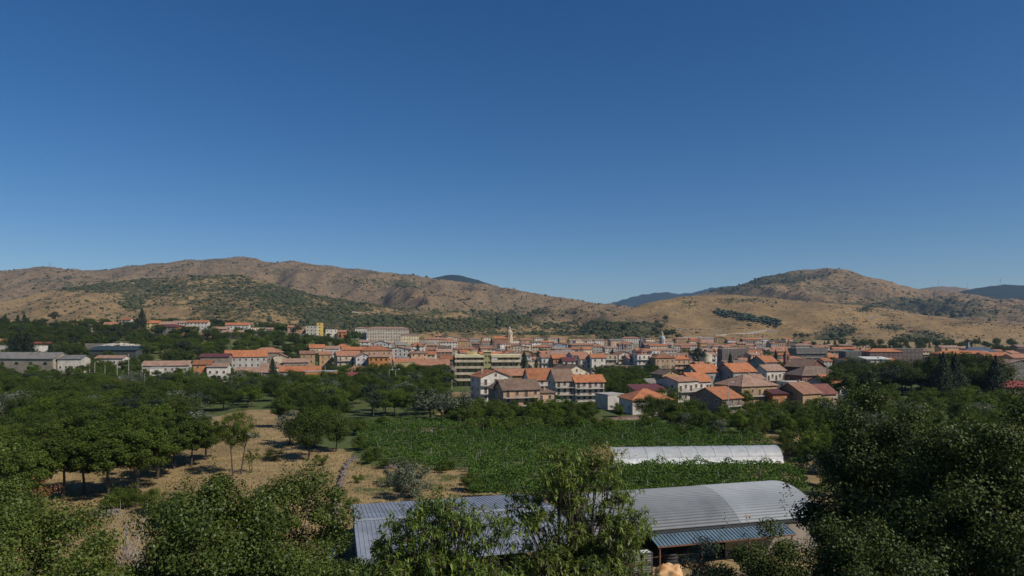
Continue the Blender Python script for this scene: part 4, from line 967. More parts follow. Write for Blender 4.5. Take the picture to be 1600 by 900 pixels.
house('house with red brown tile roof peeping between the apartment block and peach house', 797, 292, 13, 8, 8.0, 5, 'x', 2.3, OCHRE, TILE2, 2)
house('white house with broad orange roof right of the apartment block', 842, 275, 10.5, 9, 7.4, 14, 'x', 4.0, WHITE, TILE, 3, bal='y')
house('narrow white house with brown roof and two stacked balconies', 876, 262, 7.2, 9, 8.1, 16, 'x', 3.9, WHITE, BRN, 3, bal='y', cols=3, chim=0)
house('large cream house with brown gable behind the white balcony houses', 888, 296, 13.5, 12, 9.0, 32, 'y', 3.0, CREAM, BRN, 3)
house('white house with bright orange roof and dark balcony beside the grey garage', 917, 262, 11.6, 7, 7.6, 14, 'x', 2.2, WHITE, TILE, 3, bal='y', cols=5)
house('flat roofed pale concrete garage between the white house and the hipped bungalow', 953, 238, 7.2, 7.5, 5.0, 28, 'flat', 0, (.50, .47, .43), (.42, .40, .37), 1, name='garage', cat='garage', win=None, chim=0)
house('bungalow with pyramid shaped orange roof', 1008, 225, 13.6, 12, 4.6, 12, 'hip', 3.0, WHITE, TILE, 1, chim=0, cols=4)
house('low building with dark maroon roof behind the pyramid roofed bungalow', 1012, 256, 12.5, 7, 4.6, 16, 'shed', 1.8, YELL, MAR, 1, chim=0)
house('small house with mossy brown roof left of the grey sided white house', 1014, 286, 4.2, 5, 5.3, 20, 'x', 1.4, STONE, GREYR, 1, chim=0)
house('white house with roof terrace and grey left side behind the maroon roof', 1058, 262, 10.5, 12, 7.8, 30, 'x', 1.5, WHITE, TILE2, 2, bal='y', chim=0, cols=4, balk='rail')
house('white house with orange roof joined to the roof terrace house', 1084, 266, 9, 9, 7.4, 24, 'x', 2.9, WHITE, TILE, 2, bal='y', cols=3)
house('house with long orange roof and dark skylights above the roof terrace house', 1096, 303, 12.4, 10, 9.0, 24, 'x', 3.0, GREY, TILE, 2)
house('beige villa with brown gable and terrace above the orange and white houses', 1040, 322, 10, 9, 6.6, 24, 'y', 1.9, OCHRE, BRN, 2)
house('stone house with orange roof and long dark left gable nearest the railway', 1118, 226, 9.6, 13.5, 4.9, 33, 'x', 3.0, STONE, TILE, 2, chim=2, bal='y')
house('big house with wide brown hipped roof and dark lower floors', 1165, 251, 16.5, 14, 6.9, 24, 'hip', 3.5, OCHRE, TILE3, 2, bal='y', cols=5)
house('grey sided house with orange roof above the wide brown hipped roof', 1150, 302, 13, 11, 9.2, 24, 'x', 3.2, GREY, TILE, 2)
house('small orange walled house with maroon roof right of the brown hipped house', 1212, 246, 7.2, 7, 4.3, 14, 'shed', 1.9, ORANGE, MAR, 1, chim=0)
house('house with orange roof and dark gable right of the maroon roofed house', 1247, 247, 9.0, 12, 4.7, 26, 'x', 3.2, OCHRE, TILE2, 1)
house('low house with red brown roof at the right end of the near row', 1279, 250, 7.5, 9, 4.2, 20, 'x', 2.9, PEACH, (.30, .10, .07), 1, chim=0)
house('white house with tan roof and roof window behind the wide brown hipped roof', 1202, 311, 10.5, 9, 9.0, 20, 'x', 2.2, WHITE, TILE3, 2, bal='y', cols=5)
house('house with bright orange roof behind the tan roofed white house', 1193, 346, 8.4, 10, 11.4, 24, 'x', 2.8, GREY, TILE, 2, chim=2)
house('long house with faded hipped roof and small skylights', 1270, 300, 20, 12, 7.6, 14, 'hip', 3.6, (.22, .09, .07), TILE3, 2, chim=0)
house('orange roofed house with dark gable beside the dark pines', 1292, 272, 9.4, 11, 6.2, 26, 'x', 2.9, WHITE, TILE, 1)
house('dark red gabled house with brown roof behind the skylight roof', 1258, 334, 15, 12, 9.6, 34, 'y', 3.4, (.16, .06, .05), BRN, 2, chim=0)
house('small flat white terrace house below the skylight roof', 1236, 284, 9, 7, 5.6, 18, 'flat', 0, WHITE, (.5, .48, .44), 2, bal='y', chim=0)
house('small tan roofed house tucked left of the flat terrace house', 1178, 286, 6, 6, 7.0, 18, 'x', 1.5, WHITE, TILE3, 2, chim=0)
# parked car by the white house
def car(px, Y, rot, c, label):
    o = thing('parked_car', label, 'car', at(px, Y), R(rot))
    mb = MB(); pr = [(-2.1, .3), (2.1, .3), (2.15, .75), (1.3, .9), (.7, 1.4), (-1.2, 1.42), (-1.9, .95), (-2.15, .85)]; mb.prism_y(pr, -.82, .82); mb.build('body', plain('car_paint_' + label[:5], c, .3), o)
    q = MB(); q.prism_y([(1.15, .93), (.66, 1.34), (-1.15, 1.36), (-1.7, .95)], -.835, .835); q.build('windows', M_glass, o)
    for x in (-1.3, 1.3):
        for y in (-.75, .75):
            q = MB(); q.tube([(x, y - .1, .32), (x, y + .1, .32)], .32, 12); q.build('wheel', M_tyre, o)
car(728, 250, 15, (.03, .06, .12), 'dark blue car parked left of the white three storey house')
car(717, 246, 70, (.6, .6, .6), 'white car parked at the edge of the wood left of the white three storey house')

# --- left and far named buildings
def W(px): return px
FARM = house('long stone farm building with tiled roof and arched windows', 20, 405, 66, 14, 8.6, -8, 'x', 3.2, (.34, .29, .22), GREYR, 1, win=None, chim=0, dz=-.5)
for i in range(7):
    q = MB(); q.add([(x_, 0, z_) for x_, z_ in [(-1.2, 0), (1.2, 0)] + [(1.2 * math.cos(R(t)), .3 + 1.0 * math.sin(R(t))) for t in range(0, 181, 30)]], [tuple(range(9))]); q.box(-1.4, 1.4, -.12, 0, -.25, -.02)
    q.build('arched_window', M_glass, FARM, (-28 + i * 9.3, -7.03, 5.4))
house('white plastered end of the long stone farm building', 116, 402, 12.5, 12, 8.2, 8, 'x', 1.8, WHITE, GREYR, 1, chim=0)
house('white flat roofed pavilion with slit windows above the long stone farm building', 32, 440, 30, 8, 9.8, 0, 'flat', 0, WHITE, (.5, .5, .48), 2, cols=12, chim=0, dz=2)
house('low hall with flat dark teal metal roof beside the white rubble bank', 184, 470, 34, 16, 4.5, 0, 'shed', 2.6, (.06, .07, .07), (.025, .055, .065), 1, win=None, chim=0, dz=1, cat='hall')
house('low pale workshop with tiled porch in front of the teal roofed hall', 176, 425, 17, 8, 4.6, 0, 'x', 1.4, WHITE, TILE3, 1, chim=0, dz=1.4)
house('grey farm shed with faded roof and white wall right of the poles', 262, 392, 24, 9, 4.4, 14, 'x', 2.2, (.42, .40, .36), TILE3, 1, chim=0, dz=1)
house('white low annex in front of the grey farm shed', 245, 384, 6, 5, 3.6, 14, 'flat', 0, WHITE, (.45, .44, .4), 1, chim=0, dz=1)
house('small shed with pale blue metal roof below the concrete pole', 168, 330, 12, 5, 3.2, 10, 'shed', .9, GREY, (.42, .47, .50), 1, win=None, chim=0, name='shed', cat='shed')
house('small ruin with faded orange roof left of the wood', 176, 318, 9, 6, 3.0, 0, 'x', 1.3, STONE, TILE2, 1, win=None, chim=0)
house('small orange roofed house with brown wall at the left end of the lower village', 318, 372, 9, 8, 6.3, 16, 'x', 2.0, ORANGE, TILE, 2, chim=0, dz=2)
house('white house with tan roof beside the small orange roofed house', 342, 372, 10.5, 8, 5.4, 10, 'x', 1.5, WHITE, TILE3, 1, dz=2)
house('house with maroon roof behind the tan roofed white house', 338, 410, 16, 9, 7.2, 10, 'x', 1.6, STONE, MAR, 1, chim=0, dz=2)
house('white hut hidden in the wood below the tan roofed white house', 362, 300, 7, 5, 4.5, 10, 'flat', 0, (.6, .54, .46), (.55, .5, .42), 1, chim=0)
house('long building with bright orange roof and pale walls', 385, 425, 24, 15, 7.0, 20, 'x', 3.6, (.42, .40, .37), TILE, 2, chim=0, dz=2)
house('house with faded orange hip behind the long orange roofed building', 418, 452, 19, 12, 7.6, 16, 'hip', 3.0, STONE, TILE2, 1, chim=0, dz=2)
house('cream house with white gable right of the long orange roofed building', 438, 440, 8, 9, 6.6, 14, 'y', 1.8, CREAM, TILE2, 1, chim=0, dz=2)
house('faded roof house in front of the cream gable', 428, 400, 14, 9, 4.6, 14, 'x', 1.9, WHITE, TILE3, 1, dz=1)
house('low house with brown roof half hidden by the dark cypress', 398, 372, 18, 9, 3.8, 5, 'x', 2.2, STONE, TILE3, 1, chim=0, dz=1)
house('school like building with orange roof and grey flat wing', 470, 352, 20, 10, 5.0, 10, 'x', 2.2, (.40, .38, .35), TILE, 1, chim=0, dz=1.5)
house('grey flat wing with orange panels right of the school like building', 502, 348, 15, 9, 5.0, 10, 'flat', 0, ORANGE, (.35, .36, .38), 1, chim=0, dz=1.5, cols=7)
house('stone and brick house behind the school like building', 462, 405, 14, 9, 7.6, 18, 'x', 1.8, STONE, TILE3, 2, dz=1)
house('tall blank ochre gable with orange roof left of the balcony house', 480, 440, 9, 13, 9.8, 20, 'x', 1.6, OCHRE, TILE2, 3, chim=0, dz=1.5, side=False)
house('ochre gable house between the blank gable and the balcony house', 508, 450, 8, 12, 9.6, 20, 'x', 1.8, OCHRE, TILE2, 3, side=False, dz=1)
house('cream apartment house with rows of dark balcony doors', 543, 442, 15, 13, 10.0, 24, 'x', 2.6, CREAM, TILE2, 3, bal='y', side=False, dz=1)
house('grey white gabled house left of the orange painted building', 566, 436, 10, 12, 9.6, 22, 'y', 2.2, (.52, .50, .48), TILE3, 3, dz=1)
house('orange painted building with small dark windows and tan roof', 592, 428, 12.2, 11, 10.0, 10, 'hip', 2.2, (.52, .22, .07), TILE3, 3, chim=0, dz=1, cols=4, wk='tiny')
house('house with large orange hip roof behind the orange painted building', 588, 475, 20, 14, 12.0, 14, 'hip', 3.0, PEACH, TILE, 3, dz=1)
house('house with long red roof left of the large orange hip', 556, 480, 18, 10, 11.4, 12, 'x', 1.8, PEACH, TILE, 3, dz=1)
house('villa with light orange roof and porch below the orange painted building', 560, 372, 12, 8, 5.2, 16, 'hip', 1.8, WHITE, TILE2, 1, dz=.6)
house('house with dark maroon roof below the light orange villa', 560, 346, 11, 8, 3.6, 12, 'x', 1.7, (.35, .30, .32), (.20, .04, .045), 1, dz=.6)
house('cream blank walled house left of the lower wood', 631, 415, 12.5, 10, 8.2, 12, 'flat', 0, YELL, (.42, .2, .14), 2, chim=0, win=None)
house('long low house with peach roof beside the apartment block', 671, 425, 24, 12, 6.2, 8, 'x', 3.2, PEACH, TILE2, 1, chim=0)
house('small kiosk roof house with orange pyramid on dark posts', 536, 560, 12, 10, 6, 5, 'hip', 2.6, STONE, TILE, 1, chim=0)
house('white house with orange roof left of the kiosk roof house', 495, 520, 11, 12, 7.4, 20, 'x', 2.4, CREAM, TILE, 2, dz=.5)
house('house with brown roof between the kiosk roof house and its white neighbour', 515, 530, 15, 9, 6.6, 8, 'x', 1.8, PALE, TILE3, 1, dz=.5)
# upper left hamlet
UP = [('blue grey gabled cottage with orange roof in the trees', 106, 640, 16, 10, 6, 'x', 2, PALE, TILE), ('long pale red roof among the trees left of the white tower house', 148, 650, 14, 9, 5, 'x', 1.6, WHITE, TILE2),
      ('house with faded roof and white windows left of the white tower house', 180, 655, 17, 10, 6.5, 'x', 2.2, STONE, TILE2), ('tower like white house with red roof left of the big cedar', 199, 655, 8, 8, 11, 'x', 2.0, WHITE, TILE),
      ('yellow house with orange roof right of the big cedar', 241, 650, 11, 10, 8.5, 'x', 2.2, YELL, TILE), ('pale house with long brown roof right of the yellow house', 262, 655, 19, 10, 7.2, 'x', 2.4, PEACH, TILE3),
      ('dark wooden balcony house with maroon roof below the yellow house', 264, 620, 20, 9, 7.0, 'x', 1.5, (.2, .17, .17), MAR), ('orange gabled house beside the dark balcony house', 288, 618, 12, 9, 6.2, 'y', 2.0, ORANGE, TILE2),
      ('white house with brown roof above the orange gabled house', 284, 660, 14, 9, 8.2, 'x', 2.0, WHITE, TILE3), ('white house with red roof and row of dark windows on the slope', 310, 655, 19, 10, 9.0, 'x', 2.0, WHITE, TILE),
      ('grey flat roofed house on the slope', 332, 650, 10, 8, 6.0, 'flat', 0, PALE, GREY), ('stone house with brown roof below the grey flat one', 344, 615, 13, 9, 6.0, 'x', 1.8, STONE, TILE3),
      ('broad house with red roof and pale front in the middle of the slope', 372, 655, 21, 11, 8.0, 'x', 2.2, (.5, .48, .45), TILE), ('stone house behind the broad red roofed one', 386, 690, 12, 9, 8.0, 'x', 1.6, STONE, TILE3),
      ('cream house stepping down right of the broad red roofed one', 402, 665, 11, 8, 6.6, 'flat', 0, CREAM, CREAM), ('white terraced house above the long stone retaining wall', 417, 670, 12, 8, 5.8, 'x', 1.4, WHITE, TILE3),
      ('small faded cottage with pink roof alone in the green', 322, 585, 7, 6, 3.4, 'x', 1.4, PEACH, TILE2), ('stone house at the foot of the slope below the broad one', 365, 605, 17, 8, 5.0, 'x', 1.5, STONE, TILE3),
      ('pale villa with three rows of windows left of the yellow tower', 488, 690, 11, 10, 12.5, 'flat', 0, (.5, .46, .38), GREY), ('bright yellow tower like house right of the pale villa', 500, 700, 6, 8, 16, 'flat', 0, (.65, .45, .12), YELL),
      ('peach house left of the pale villa', 470, 700, 12, 9, 10.5, 'flat', 0, PEACH, TILE3), ('small pink house at the left end of the villa row', 455, 700, 6, 7, 9.0, 'x', 1.5, PINK, TILE2),
      ('white house with flat dark roof right of the yellow tower', 518, 720, 12, 8, 10.5, 'flat', 0, WHITE, GREY), ('orange house between trees right of the yellow tower', 535, 715, 8, 8, 9.5, 'x', 1.6, ORANGE, TILE2),
      ('cottage with maroon roof between the two tall dark cypress clumps', 64, 480, 13, 8, 8, 'x', 1.6, PALE, (.25, .05, .05)), ('grey house with white porch between the cypresses', 94, 470, 15, 8, 7.4, 'flat', 0, (.42, .41, .38), (.3, .29, .27)),
      ('brown roof at the left edge above the stone farm building', 3, 500, 14, 9, 7.5, 'x', 1.8, STONE, TILE2)]
for lab, px, Y, w, d, hh, rf, rs, wc, rcx in UP:
    house(lab, px, Y, w, d, hh, random.uniform(6, 16), rf, rs, wc, rcx, max(1, round(hh / 3.2)), chim=0, tiny=True, group=None)
# convent
cv = thing('convent', 'long grey four storey convent with rows of small windows on the hill foot', 'convent', at(606, 860), R(10)); HSE.append((at(606, 860)[0], 860, 54, 16, 10))
q = MB(); q.box(-26, 26, -7, 7, -4, 16.5); q.build('wall', wallmat((.50, .45, .37)), cv); roof_mesh(52, 14, 16.5, 'hip', 2.4).build('roof', roofmat(TILE3), cv)
for k in range(4):
    for i in range(16): obj('window', winmesh(1.0, 1.6, 'tiny'), cv, (-24.3 + i * 3.2, -7.01, 1.6 + k * 3.9))
house('cream wing with orange trimmed windows at the right end of the convent', 640, 845, 22, 12, 11.5, 10, 'hip', 1.4, (.6, .5, .33), TILE3, 3, chim=0, tiny=True, cols=7)
house('white house at the left end of the convent', 566, 870, 17, 10, 13.5, 8, 'hip', 1.4, WHITE, TILE3, 2, chim=0, tiny=True, cols=5)
# churches
def dome(o, x, y, z, r, hgt, mat, lant=True):
    mb = MB(); vs = []; fs = []; n = 16; k = 7
    for j in range(k + 1):
        a = j / k * 1.5
        for i in range(n): vs.append((x + r * math.cos(a) * math.cos(6.2832 * i / n), y + r * math.cos(a) * math.sin(6.2832 * i / n), z + hgt * math.sin(a)))
    for j in range(k):
        for i in range(n): fs.append((j * n + i, j * n + (i + 1) % n, (j + 1) * n + (i + 1) % n, (j + 1) * n + i))
    mb.add(vs, fs); d = mb.build('dome', mat, o, smooth=True)
    if lant: q = MB(); q.tube([(x, y, z + hgt * .95), (x, y, z + hgt + 2.4), (x, y, z + hgt + 2.5), (x, y, z + hgt + 4.2)], [r * .25, r * .25, r * .3, .08], 8); q.build('lantern', wallmat(CREAM), d)
c1 = thing('domed_church', 'cream domed church with lantern and red nave roof rising from the town', 'church', at(786, 900), R(6)); HSE.append((at(786, 900)[0], 900, 30, 14, 0))
q = MB(); q.box(-12, 9, -5, 5, -3, 11.5); q.build('nave', wallmat((.36, .20, .13)), c1); q = roof_mesh(21, 10, 11.5, 'x', 2.6); ro = q.build('roof', roofmat(TILE), c1); ro.location = (-1.5, 0, 0)
q = MB(); q.tube([(8.6, -1, -2), (8.6, -1, 12), (8.6, -1, 18)], [4.4, 4.4, 4.1], 12); q.build('drum', wallmat((.55, .45, .30)), c1)
for i in range(12):
    if i % 2: q = MB(); a = R(i * 30); q.box(-.5, .5, -.06, .06, 0, 2.6); w_ = q.build('window', M_glass, c1, (8.6 + 4.25 * math.cos(a), -1 + 4.25 * math.sin(a), 13.6)); w_.rotation_euler = (0, 0, a + R(90))
dome(c1, 8.6, -1, 18, 4.3, 5.2, wallmat((.46, .40, .28)))
c2 = thing('dome_church', 'dark stone church with white drum and grey dome under the yellow hill', 'church', at(1026, 800), R(4)); HSE.append((at(1026, 800)[0], 800, 40, 16, 0))
q = MB(); q.box(-16, 16, -6, 6, -3, 8.5); q.build('nave', wallmat((.17, .14, .12)), c2); roof_mesh(32, 12, 8.5, 'x', 1.6).build('roof', roofmat((.30, .20, .17)), c2)
for i in range(8): obj('window', winmesh(.9, 2.0, 'tiny'), c2, (-14 + i * 4, -6.01, 4.5))
q = MB(); q.tube([(7, 0, 8.5), (7, 0, 14.5)], [3.5, 3.5], 12); q.tube([(7, 0, 14.5), (7, 0, 14.9)], [3.9, 3.9], 12); q.build('drum', wallmat(WHITE), c2)
for i in range(8): q = MB(); a = R(i * 45); q.box(-.5, .5, -.06, .06, 0, 2.6); w_ = q.build('window', M_glass, c2, (7 + 3.4 * math.cos(a), 3.4 * math.sin(a), 10.5)); w_.rotation_euler = (0, 0, a + R(90))
dome(c2, 7, 0, 14.9, 3.5, 4.2, plain('lead_dome', (.30, .32, .34), .6))
def spire(label, px, Y, w, h1, h2, wm, sm_, dz=0, name='bell_tower'):
    o = thing(name, label, 'bell tower', at(px, Y, dz), R(8)); HSE.append((o.location.x, Y, w + 2, w + 2, 0)); a = w / 2
    q = MB(); q.box(-a, a, -a, a, -2, h1); q.box(-a - .2, a + .2, -a - .2, a + .2, h1 * .68, h1 * .7); q.box(-a - .25, a + .25, -a - .25, a + .25, h1, h1 + .3); q.build('shaft', wm, o)
    for s_ in (-1, 0, 1):
        pass
    q = MB(); q.box(-a * .4, a * .4, -a - .04, -a + .02, h1 * .74, h1 * .93); q.build('belfry_opening', M_glass, o)
    q = MB(); q.add([(-a, -a, h1 + .3), (a, -a, h1 + .3), (a, a, h1 + .3), (-a, a, h1 + .3), (0, 0, h1 + .3 + h2)], [(0, 1, 4), (1, 2, 4), (2, 3, 4), (3, 0, 4), (3, 2, 1, 0)]); q.build('spire', sm_, o)
spire('slim dark stone bell tower left of the grey domed church', 1002, 800, 4, 12, 7.5, wallmat((.15, .13, .12)), plain('dark_slate', (.10, .10, .10), .7))
spire('square brown stone bell tower among the roofs left of the grey domed church', 976, 700, 4.8, 12.5, 1.0, wallmat((.26, .18, .14)), roofmat(TILE3))
spire('pointed green grey steeple behind the blue roofed church', 1513, 640, 3.6, 9.5, 6.5, wallmat((.30, .30, .24)), plain('green_spire', (.12, .15, .12), .6))
house('white church with blue grey hipped roof beside the pointed steeple', 1527, 620, 27, 13, 7.4, -8, 'hip', 4.2, WHITE, (.11, .14, .19), 1, chim=0, cat='church', tiny=True, cols=9)
spire('thin white and brown tower house spire behind the brown gables', 1229, 400, 2.6, 13.5, 3, wallmat((.30, .14, .10)), roofmat(TILE), name='tower')
# water tower
wt = thing('water_tower', 'cylindrical cream water tower beside the tall dark tree', 'water tower', at(1103, 432), 0); HSE.append((at(1103, 432)[0], 432, 9, 9, 0))
q = MB(); q.tube([(0, 0, -2), (0, 0, 7)], [2.4, 2.4], 20); q.build('shaft', wallmat(CREAM), wt); q = MB(); q.tube([(0, 0, 7), (0, 0, 7.6), (0, 0, 12.2)], [2.5, 3.7, 3.7], 24); q.tube([(0, 0, 12.2), (0, 0, 12.6), (0, 0, 13.1)], [3.9, 3.9, .3], 24); q.build('tank', wallmat(CREAM), wt)
# row of buildings along the far side of the meadow (between the near group and the old town)
ROWB = [('cream house with dark garage opening', 829, 432, 9, 8, 'flat', CREAM, GREYR), ('small white house between dark conifers', 843, 445, 7, 7, 'x', WHITE, TILE2), ('white three storey house with grey balconies', 855, 436, 10, 10.5, 'x', (.6, .57, .5), TILE2),
        ('orange brown house with arcade balconies', 872, 434, 8.5, 10, 'x', ORANGE, TILE), ('white house with dark red roof and long balcony', 887, 430, 8, 8.5, 'x', WHITE, MAR), ('pale blue house with grey shutters', 903, 446, 11, 11.5, 'x', PALE, TILE2),
        ('white row house with two arcaded balconies', 916, 436, 10, 9.5, 'x', WHITE, TILE2), ('white house with bright orange roof and blank front', 932, 432, 9, 10.5, 'x', WHITE, TILE), ('cream framed house with brown open loggia', 950, 438, 9.5, 12, 'flat', CREAM, TILE),
        ('long low brick shed with flat roof', 966, 425, 16, 5.5, 'flat', (.20, .10, .08), GREYR), ('white gabled house above the brick shed', 972, 444, 9, 12, 'y', WHITE, TILE2), ('grey blank gable house', 986, 432, 8, 10, 'x', GREY, TILE2),
        ('white apartment house with three stacked balconies', 1001, 428, 9.5, 12.5, 'flat', WHITE, TILE), ('large tan stone house with blank front and orange roof', 1033, 425, 13.5, 10.5, 'hip', (.40, .27, .18), TILE), ('orange roofed house behind the large tan stone one', 1060, 440, 14, 9, 'hip', PEACH, TILE),
        ('small pink house at the foot of the tall dark tree', 1092, 424, 6, 6, 'x', PINK, TILE2)]
for lab, px, Y, w, hh, rf, wc, rcx in ROWB:
    house(lab, px, Y, w, random.uniform(8, 10), hh, random.uniform(8, 20), rf, 1.9 if rf != 'flat' else 0, wc, rcx, max(1, round(hh / 3.2)), bal='y' if hh > 7 and 'blank' not in lab else None, cols=None, chim=0)
BIGS = [('long brown arcaded block above the orange roofs', 1145, 560, 22, 12, 'flat', (.16, .13, .12), GREYR), ('dark grey apartment block with grey balconies behind the brown gables', 1262, 520, 26, 14, 'flat', (.13, .14, .13), GREYR),
        ('dark flat building with a teal roof box', 1340, 520, 24, 11.5, 'flat', (.12, .13, .12), (.06, .22, .22)), ('dark brown block with wide red hip', 1378, 500, 24, 12, 'hip', (.14, .09, .08), TILE), ('dark block with white roof huts behind the pines', 1410, 540, 26, 13, 'flat', (.15, .12, .11), GREYR),
        ('long red roofed building half hidden by the tall pines', 1500, 500, 34, 10.5, 'hip', (.22, .10, .09), TILE), ('red roofed building right of the long one', 1550, 490, 20, 9.5, 'x', (.45, .25, .2), TILE), ('low house with orange roof at the right edge', 1590, 470, 16, 9, 'x', PEACH, TILE2),
        ('grey concrete house with arched roof line at the right edge', 1583, 380, 19, 8.5, 'y', (.20, .19, .17), TILE3), ('low building with red metal roof at the right edge', 1585, 300, 17, 2.4, 'x', (.12, .08, .07), (.30, .045, .05)),
        ('white metal roofed hall in front of the dark brown block', 1366, 430, 14, 9.5, 'shed', CREAM, (.6, .6, .56)), ('small cream house with orange roof beside the white roofed hall', 1384, 440, 8, 7.5, 'x', PEACH, TILE)]
for lab, px, Y, w, hh, rf, wc, rcx in BIGS:
    house(lab, px, Y, w, 11, hh, random.uniform(-8, 10), rf, 2.2 if rf in ('x', 'hip', 'y') else (1.2 if rf == 'shed' else 0), wc, rcx, max(1, round(hh / 3.2)), chim=0, bal='y' if 'apartment' in lab else None)
# --- the old town: rows of houses
LM = [(560, 'left of the long convent'), (606, 'below the long convent'), (690, 'right of the long convent'), (762, 'behind the apartment block'), (800, 'near the cream domed church'), (860, 'between the two domed churches'), (930, 'left of the brown tower'), (990, 'near the slim dark tower'),
      (1035, 'near the grey domed church'), (1103, 'behind the water tower'), (1160, 'behind the long brown block'), (1230, 'near the thin spire'), (1300, 'behind the dark grey block'), (1378, 'behind the dark pines'), (1450, 'left of the steeple'), (1570, 'right of the steeple')]
WC = [('cream', CREAM, 5), ('white', WHITE, 5), ('peach', PEACH, 3), ('ochre', OCHRE, 2), ('grey', GREY, 2), ('stone', STONE, 2), ('pink', PINK, 1), ('pale', PALE, 1), ('brown', (.22, .13, .09), 1)]
RC = [('orange roof', TILE, 4), ('pink roof', TILE3, 5), ('rust roof', TILE2, 5), ('brown roof', BRN, 1), ('grey roof', GREYR, 1)]
wcl = [a for a in WC for _ in range(a[2])]; rcl = [a for a in RC for _ in range(a[2])]
def clear(X, Y, r):
    for hx, hy, w, d, ro_ in HSE:
        c, s_ = math.cos(R(ro_)), math.sin(R(ro_)); dx, dy = X - hx, Y - hy
        u, v = dx * c + dy * s_, -dx * s_ + dy * c
        if abs(u) < w / 2 + r and abs(v) < d / 2 + r: return False
    return True
rows = [(470, 'front row'), (508, 'second row'), (550, 'third row'), (600, 'fourth row'), (655, 'fifth row'), (715, 'sixth row'), (785, 'seventh row'), (865, 'eighth row'), (950, 'ninth row'), (1050, 'last row')]
ext = {470: (612, 1310), 508: (600, 1320), 550: (600, 1640), 600: (560, 1660), 655: (640, 1620), 715: (645, 1640), 785: (655, 1360), 865: (665, 1300), 950: (670, 1270), 1050: (680, 1230)}
nt_ = 0
for Y0, rn in rows:
    x = (ext[Y0][0] - 800) / F * Y0
    while True:
        w = random.choice([8, 9, 11, 13, 16, 20]) * random.uniform(.9, 1.1) * (1.0 if Y0 < 700 else 1.3); x += w / 2; Y = Y0 + random.uniform(-13, 13); px = 800 + x / Y * F
        if px > ext[Y0][1]: break
        X = x; x += w / 2 + random.choice([.5, .6, .8, 3]) * (1.0 if Y0 < 900 else 2)
        if Y0 == 470 and (660 < px < 815 or 1085 < px < 1120): continue
        if not clear(X, Y, w * .55): continue
        wn_, wc, _ = random.choice(wcl); rnn, rcx, _ = random.choice(rcl); st = random.choice([2, 2, 2, 3, 3]); hh = st * 2.75 + random.uniform(-.8, .9)
        rf = random.choice(['x', 'x', 'x', 'y', 'hip', 'hip', 'flat' if random.random() < .4 else 'x']); rt = random.choice([random.uniform(-8, 22), random.uniform(5, 30)])
        if Y0 >= 900: hh *= .85
        wc = tuple(c * random.uniform(.88, 1.08) for c in wc) if False else wc
        o = house('', None, Y, w, random.uniform(8, 11), hh, rt, rf, random.uniform(1.4, 2.3) if rf != 'flat' else 0, wc, rcx if rf != 'flat' else random.choice([GREYR, TILE2]), st, chim=1 if random.random() < .35 and Y0 < 620 else 0,
                  tiny=True, X=X, group='houses of the old town', bal='y' if st > 2 and Y0 < 620 and random.random() < .5 else None, balk='solid', side=Y0 < 700)
        if random.random() < .3:
            for c in o.children:
                if c.name.startswith('roof'):
                    q = MB(); zz = hh + (1.0 if rf != 'flat' else .2); q.tube([(w * .2, -.5, zz), (w * .2, -.5, zz + 1.5)], [.6, .6], 8); q.build('roof_tank', M_dish, c)
        lm = min(LM, key=lambda a: abs(a[0] - px)); shape = {'x': '', 'y': 'gabled ', 'hip': 'hipped ', 'flat': 'flat '}[rf]
        auto(o, '%s house with %s%s' % (wn_, shape, rnn), px, Y, '%s, %s' % (lm[1], rn)); nt_ += 1
print('TOWN', nt_)
# retaining walls
def rwall(label, p0, p1, Y, h, mat, dz=0):
    a = at(p0, Y); b = at(p1, Y); ln = b[0] - a[0]; q = MB(); n = max(4, int(ln / 6))
    for i in range(n):
        x0, x1 = ln * i / n, ln * (i + 1) / n; z = gz(a[0] + (x0 + x1) / 2, Y) - a[2]; q.box(x0, x1 - .01, -.4, .4, z - 3, z + h + .3 * random.random())
    tag(q.build('retaining_wall', mat, loc=(a[0], a[1], a[2] + dz)), label, 'wall'); HSE.append(((a[0] + b[0]) / 2, Y, ln, 3, 0))
rwall('long pale stone retaining wall above the teal roofed hall', 133, 200, 505, 6.5, wallmat((.28, .25, .22)), -1)
rwall('dark stone retaining wall under the white terraced house', 388, 432, 640, 5.5, wallmat((.20, .18, .17)))
rwall('grey retaining wall below the pale villa row', 458, 545, 660, 5, wallmat((.22, .20, .18)))
x, y, z = at(190, 492, 4.5); P = rand_dirs(260) * np.array([15, 6, 2.0]); tag(obj('rubble_bank', blobs('rubble_bank', list(P), list(rng.uniform(.8, 1.8, 260)), plain('pale_rubble', (.42, .38, .33), .95)), loc=(x, y, z)), 'white rubble bank between the teal roofed hall and the stone retaining wall', 'rubble bank')
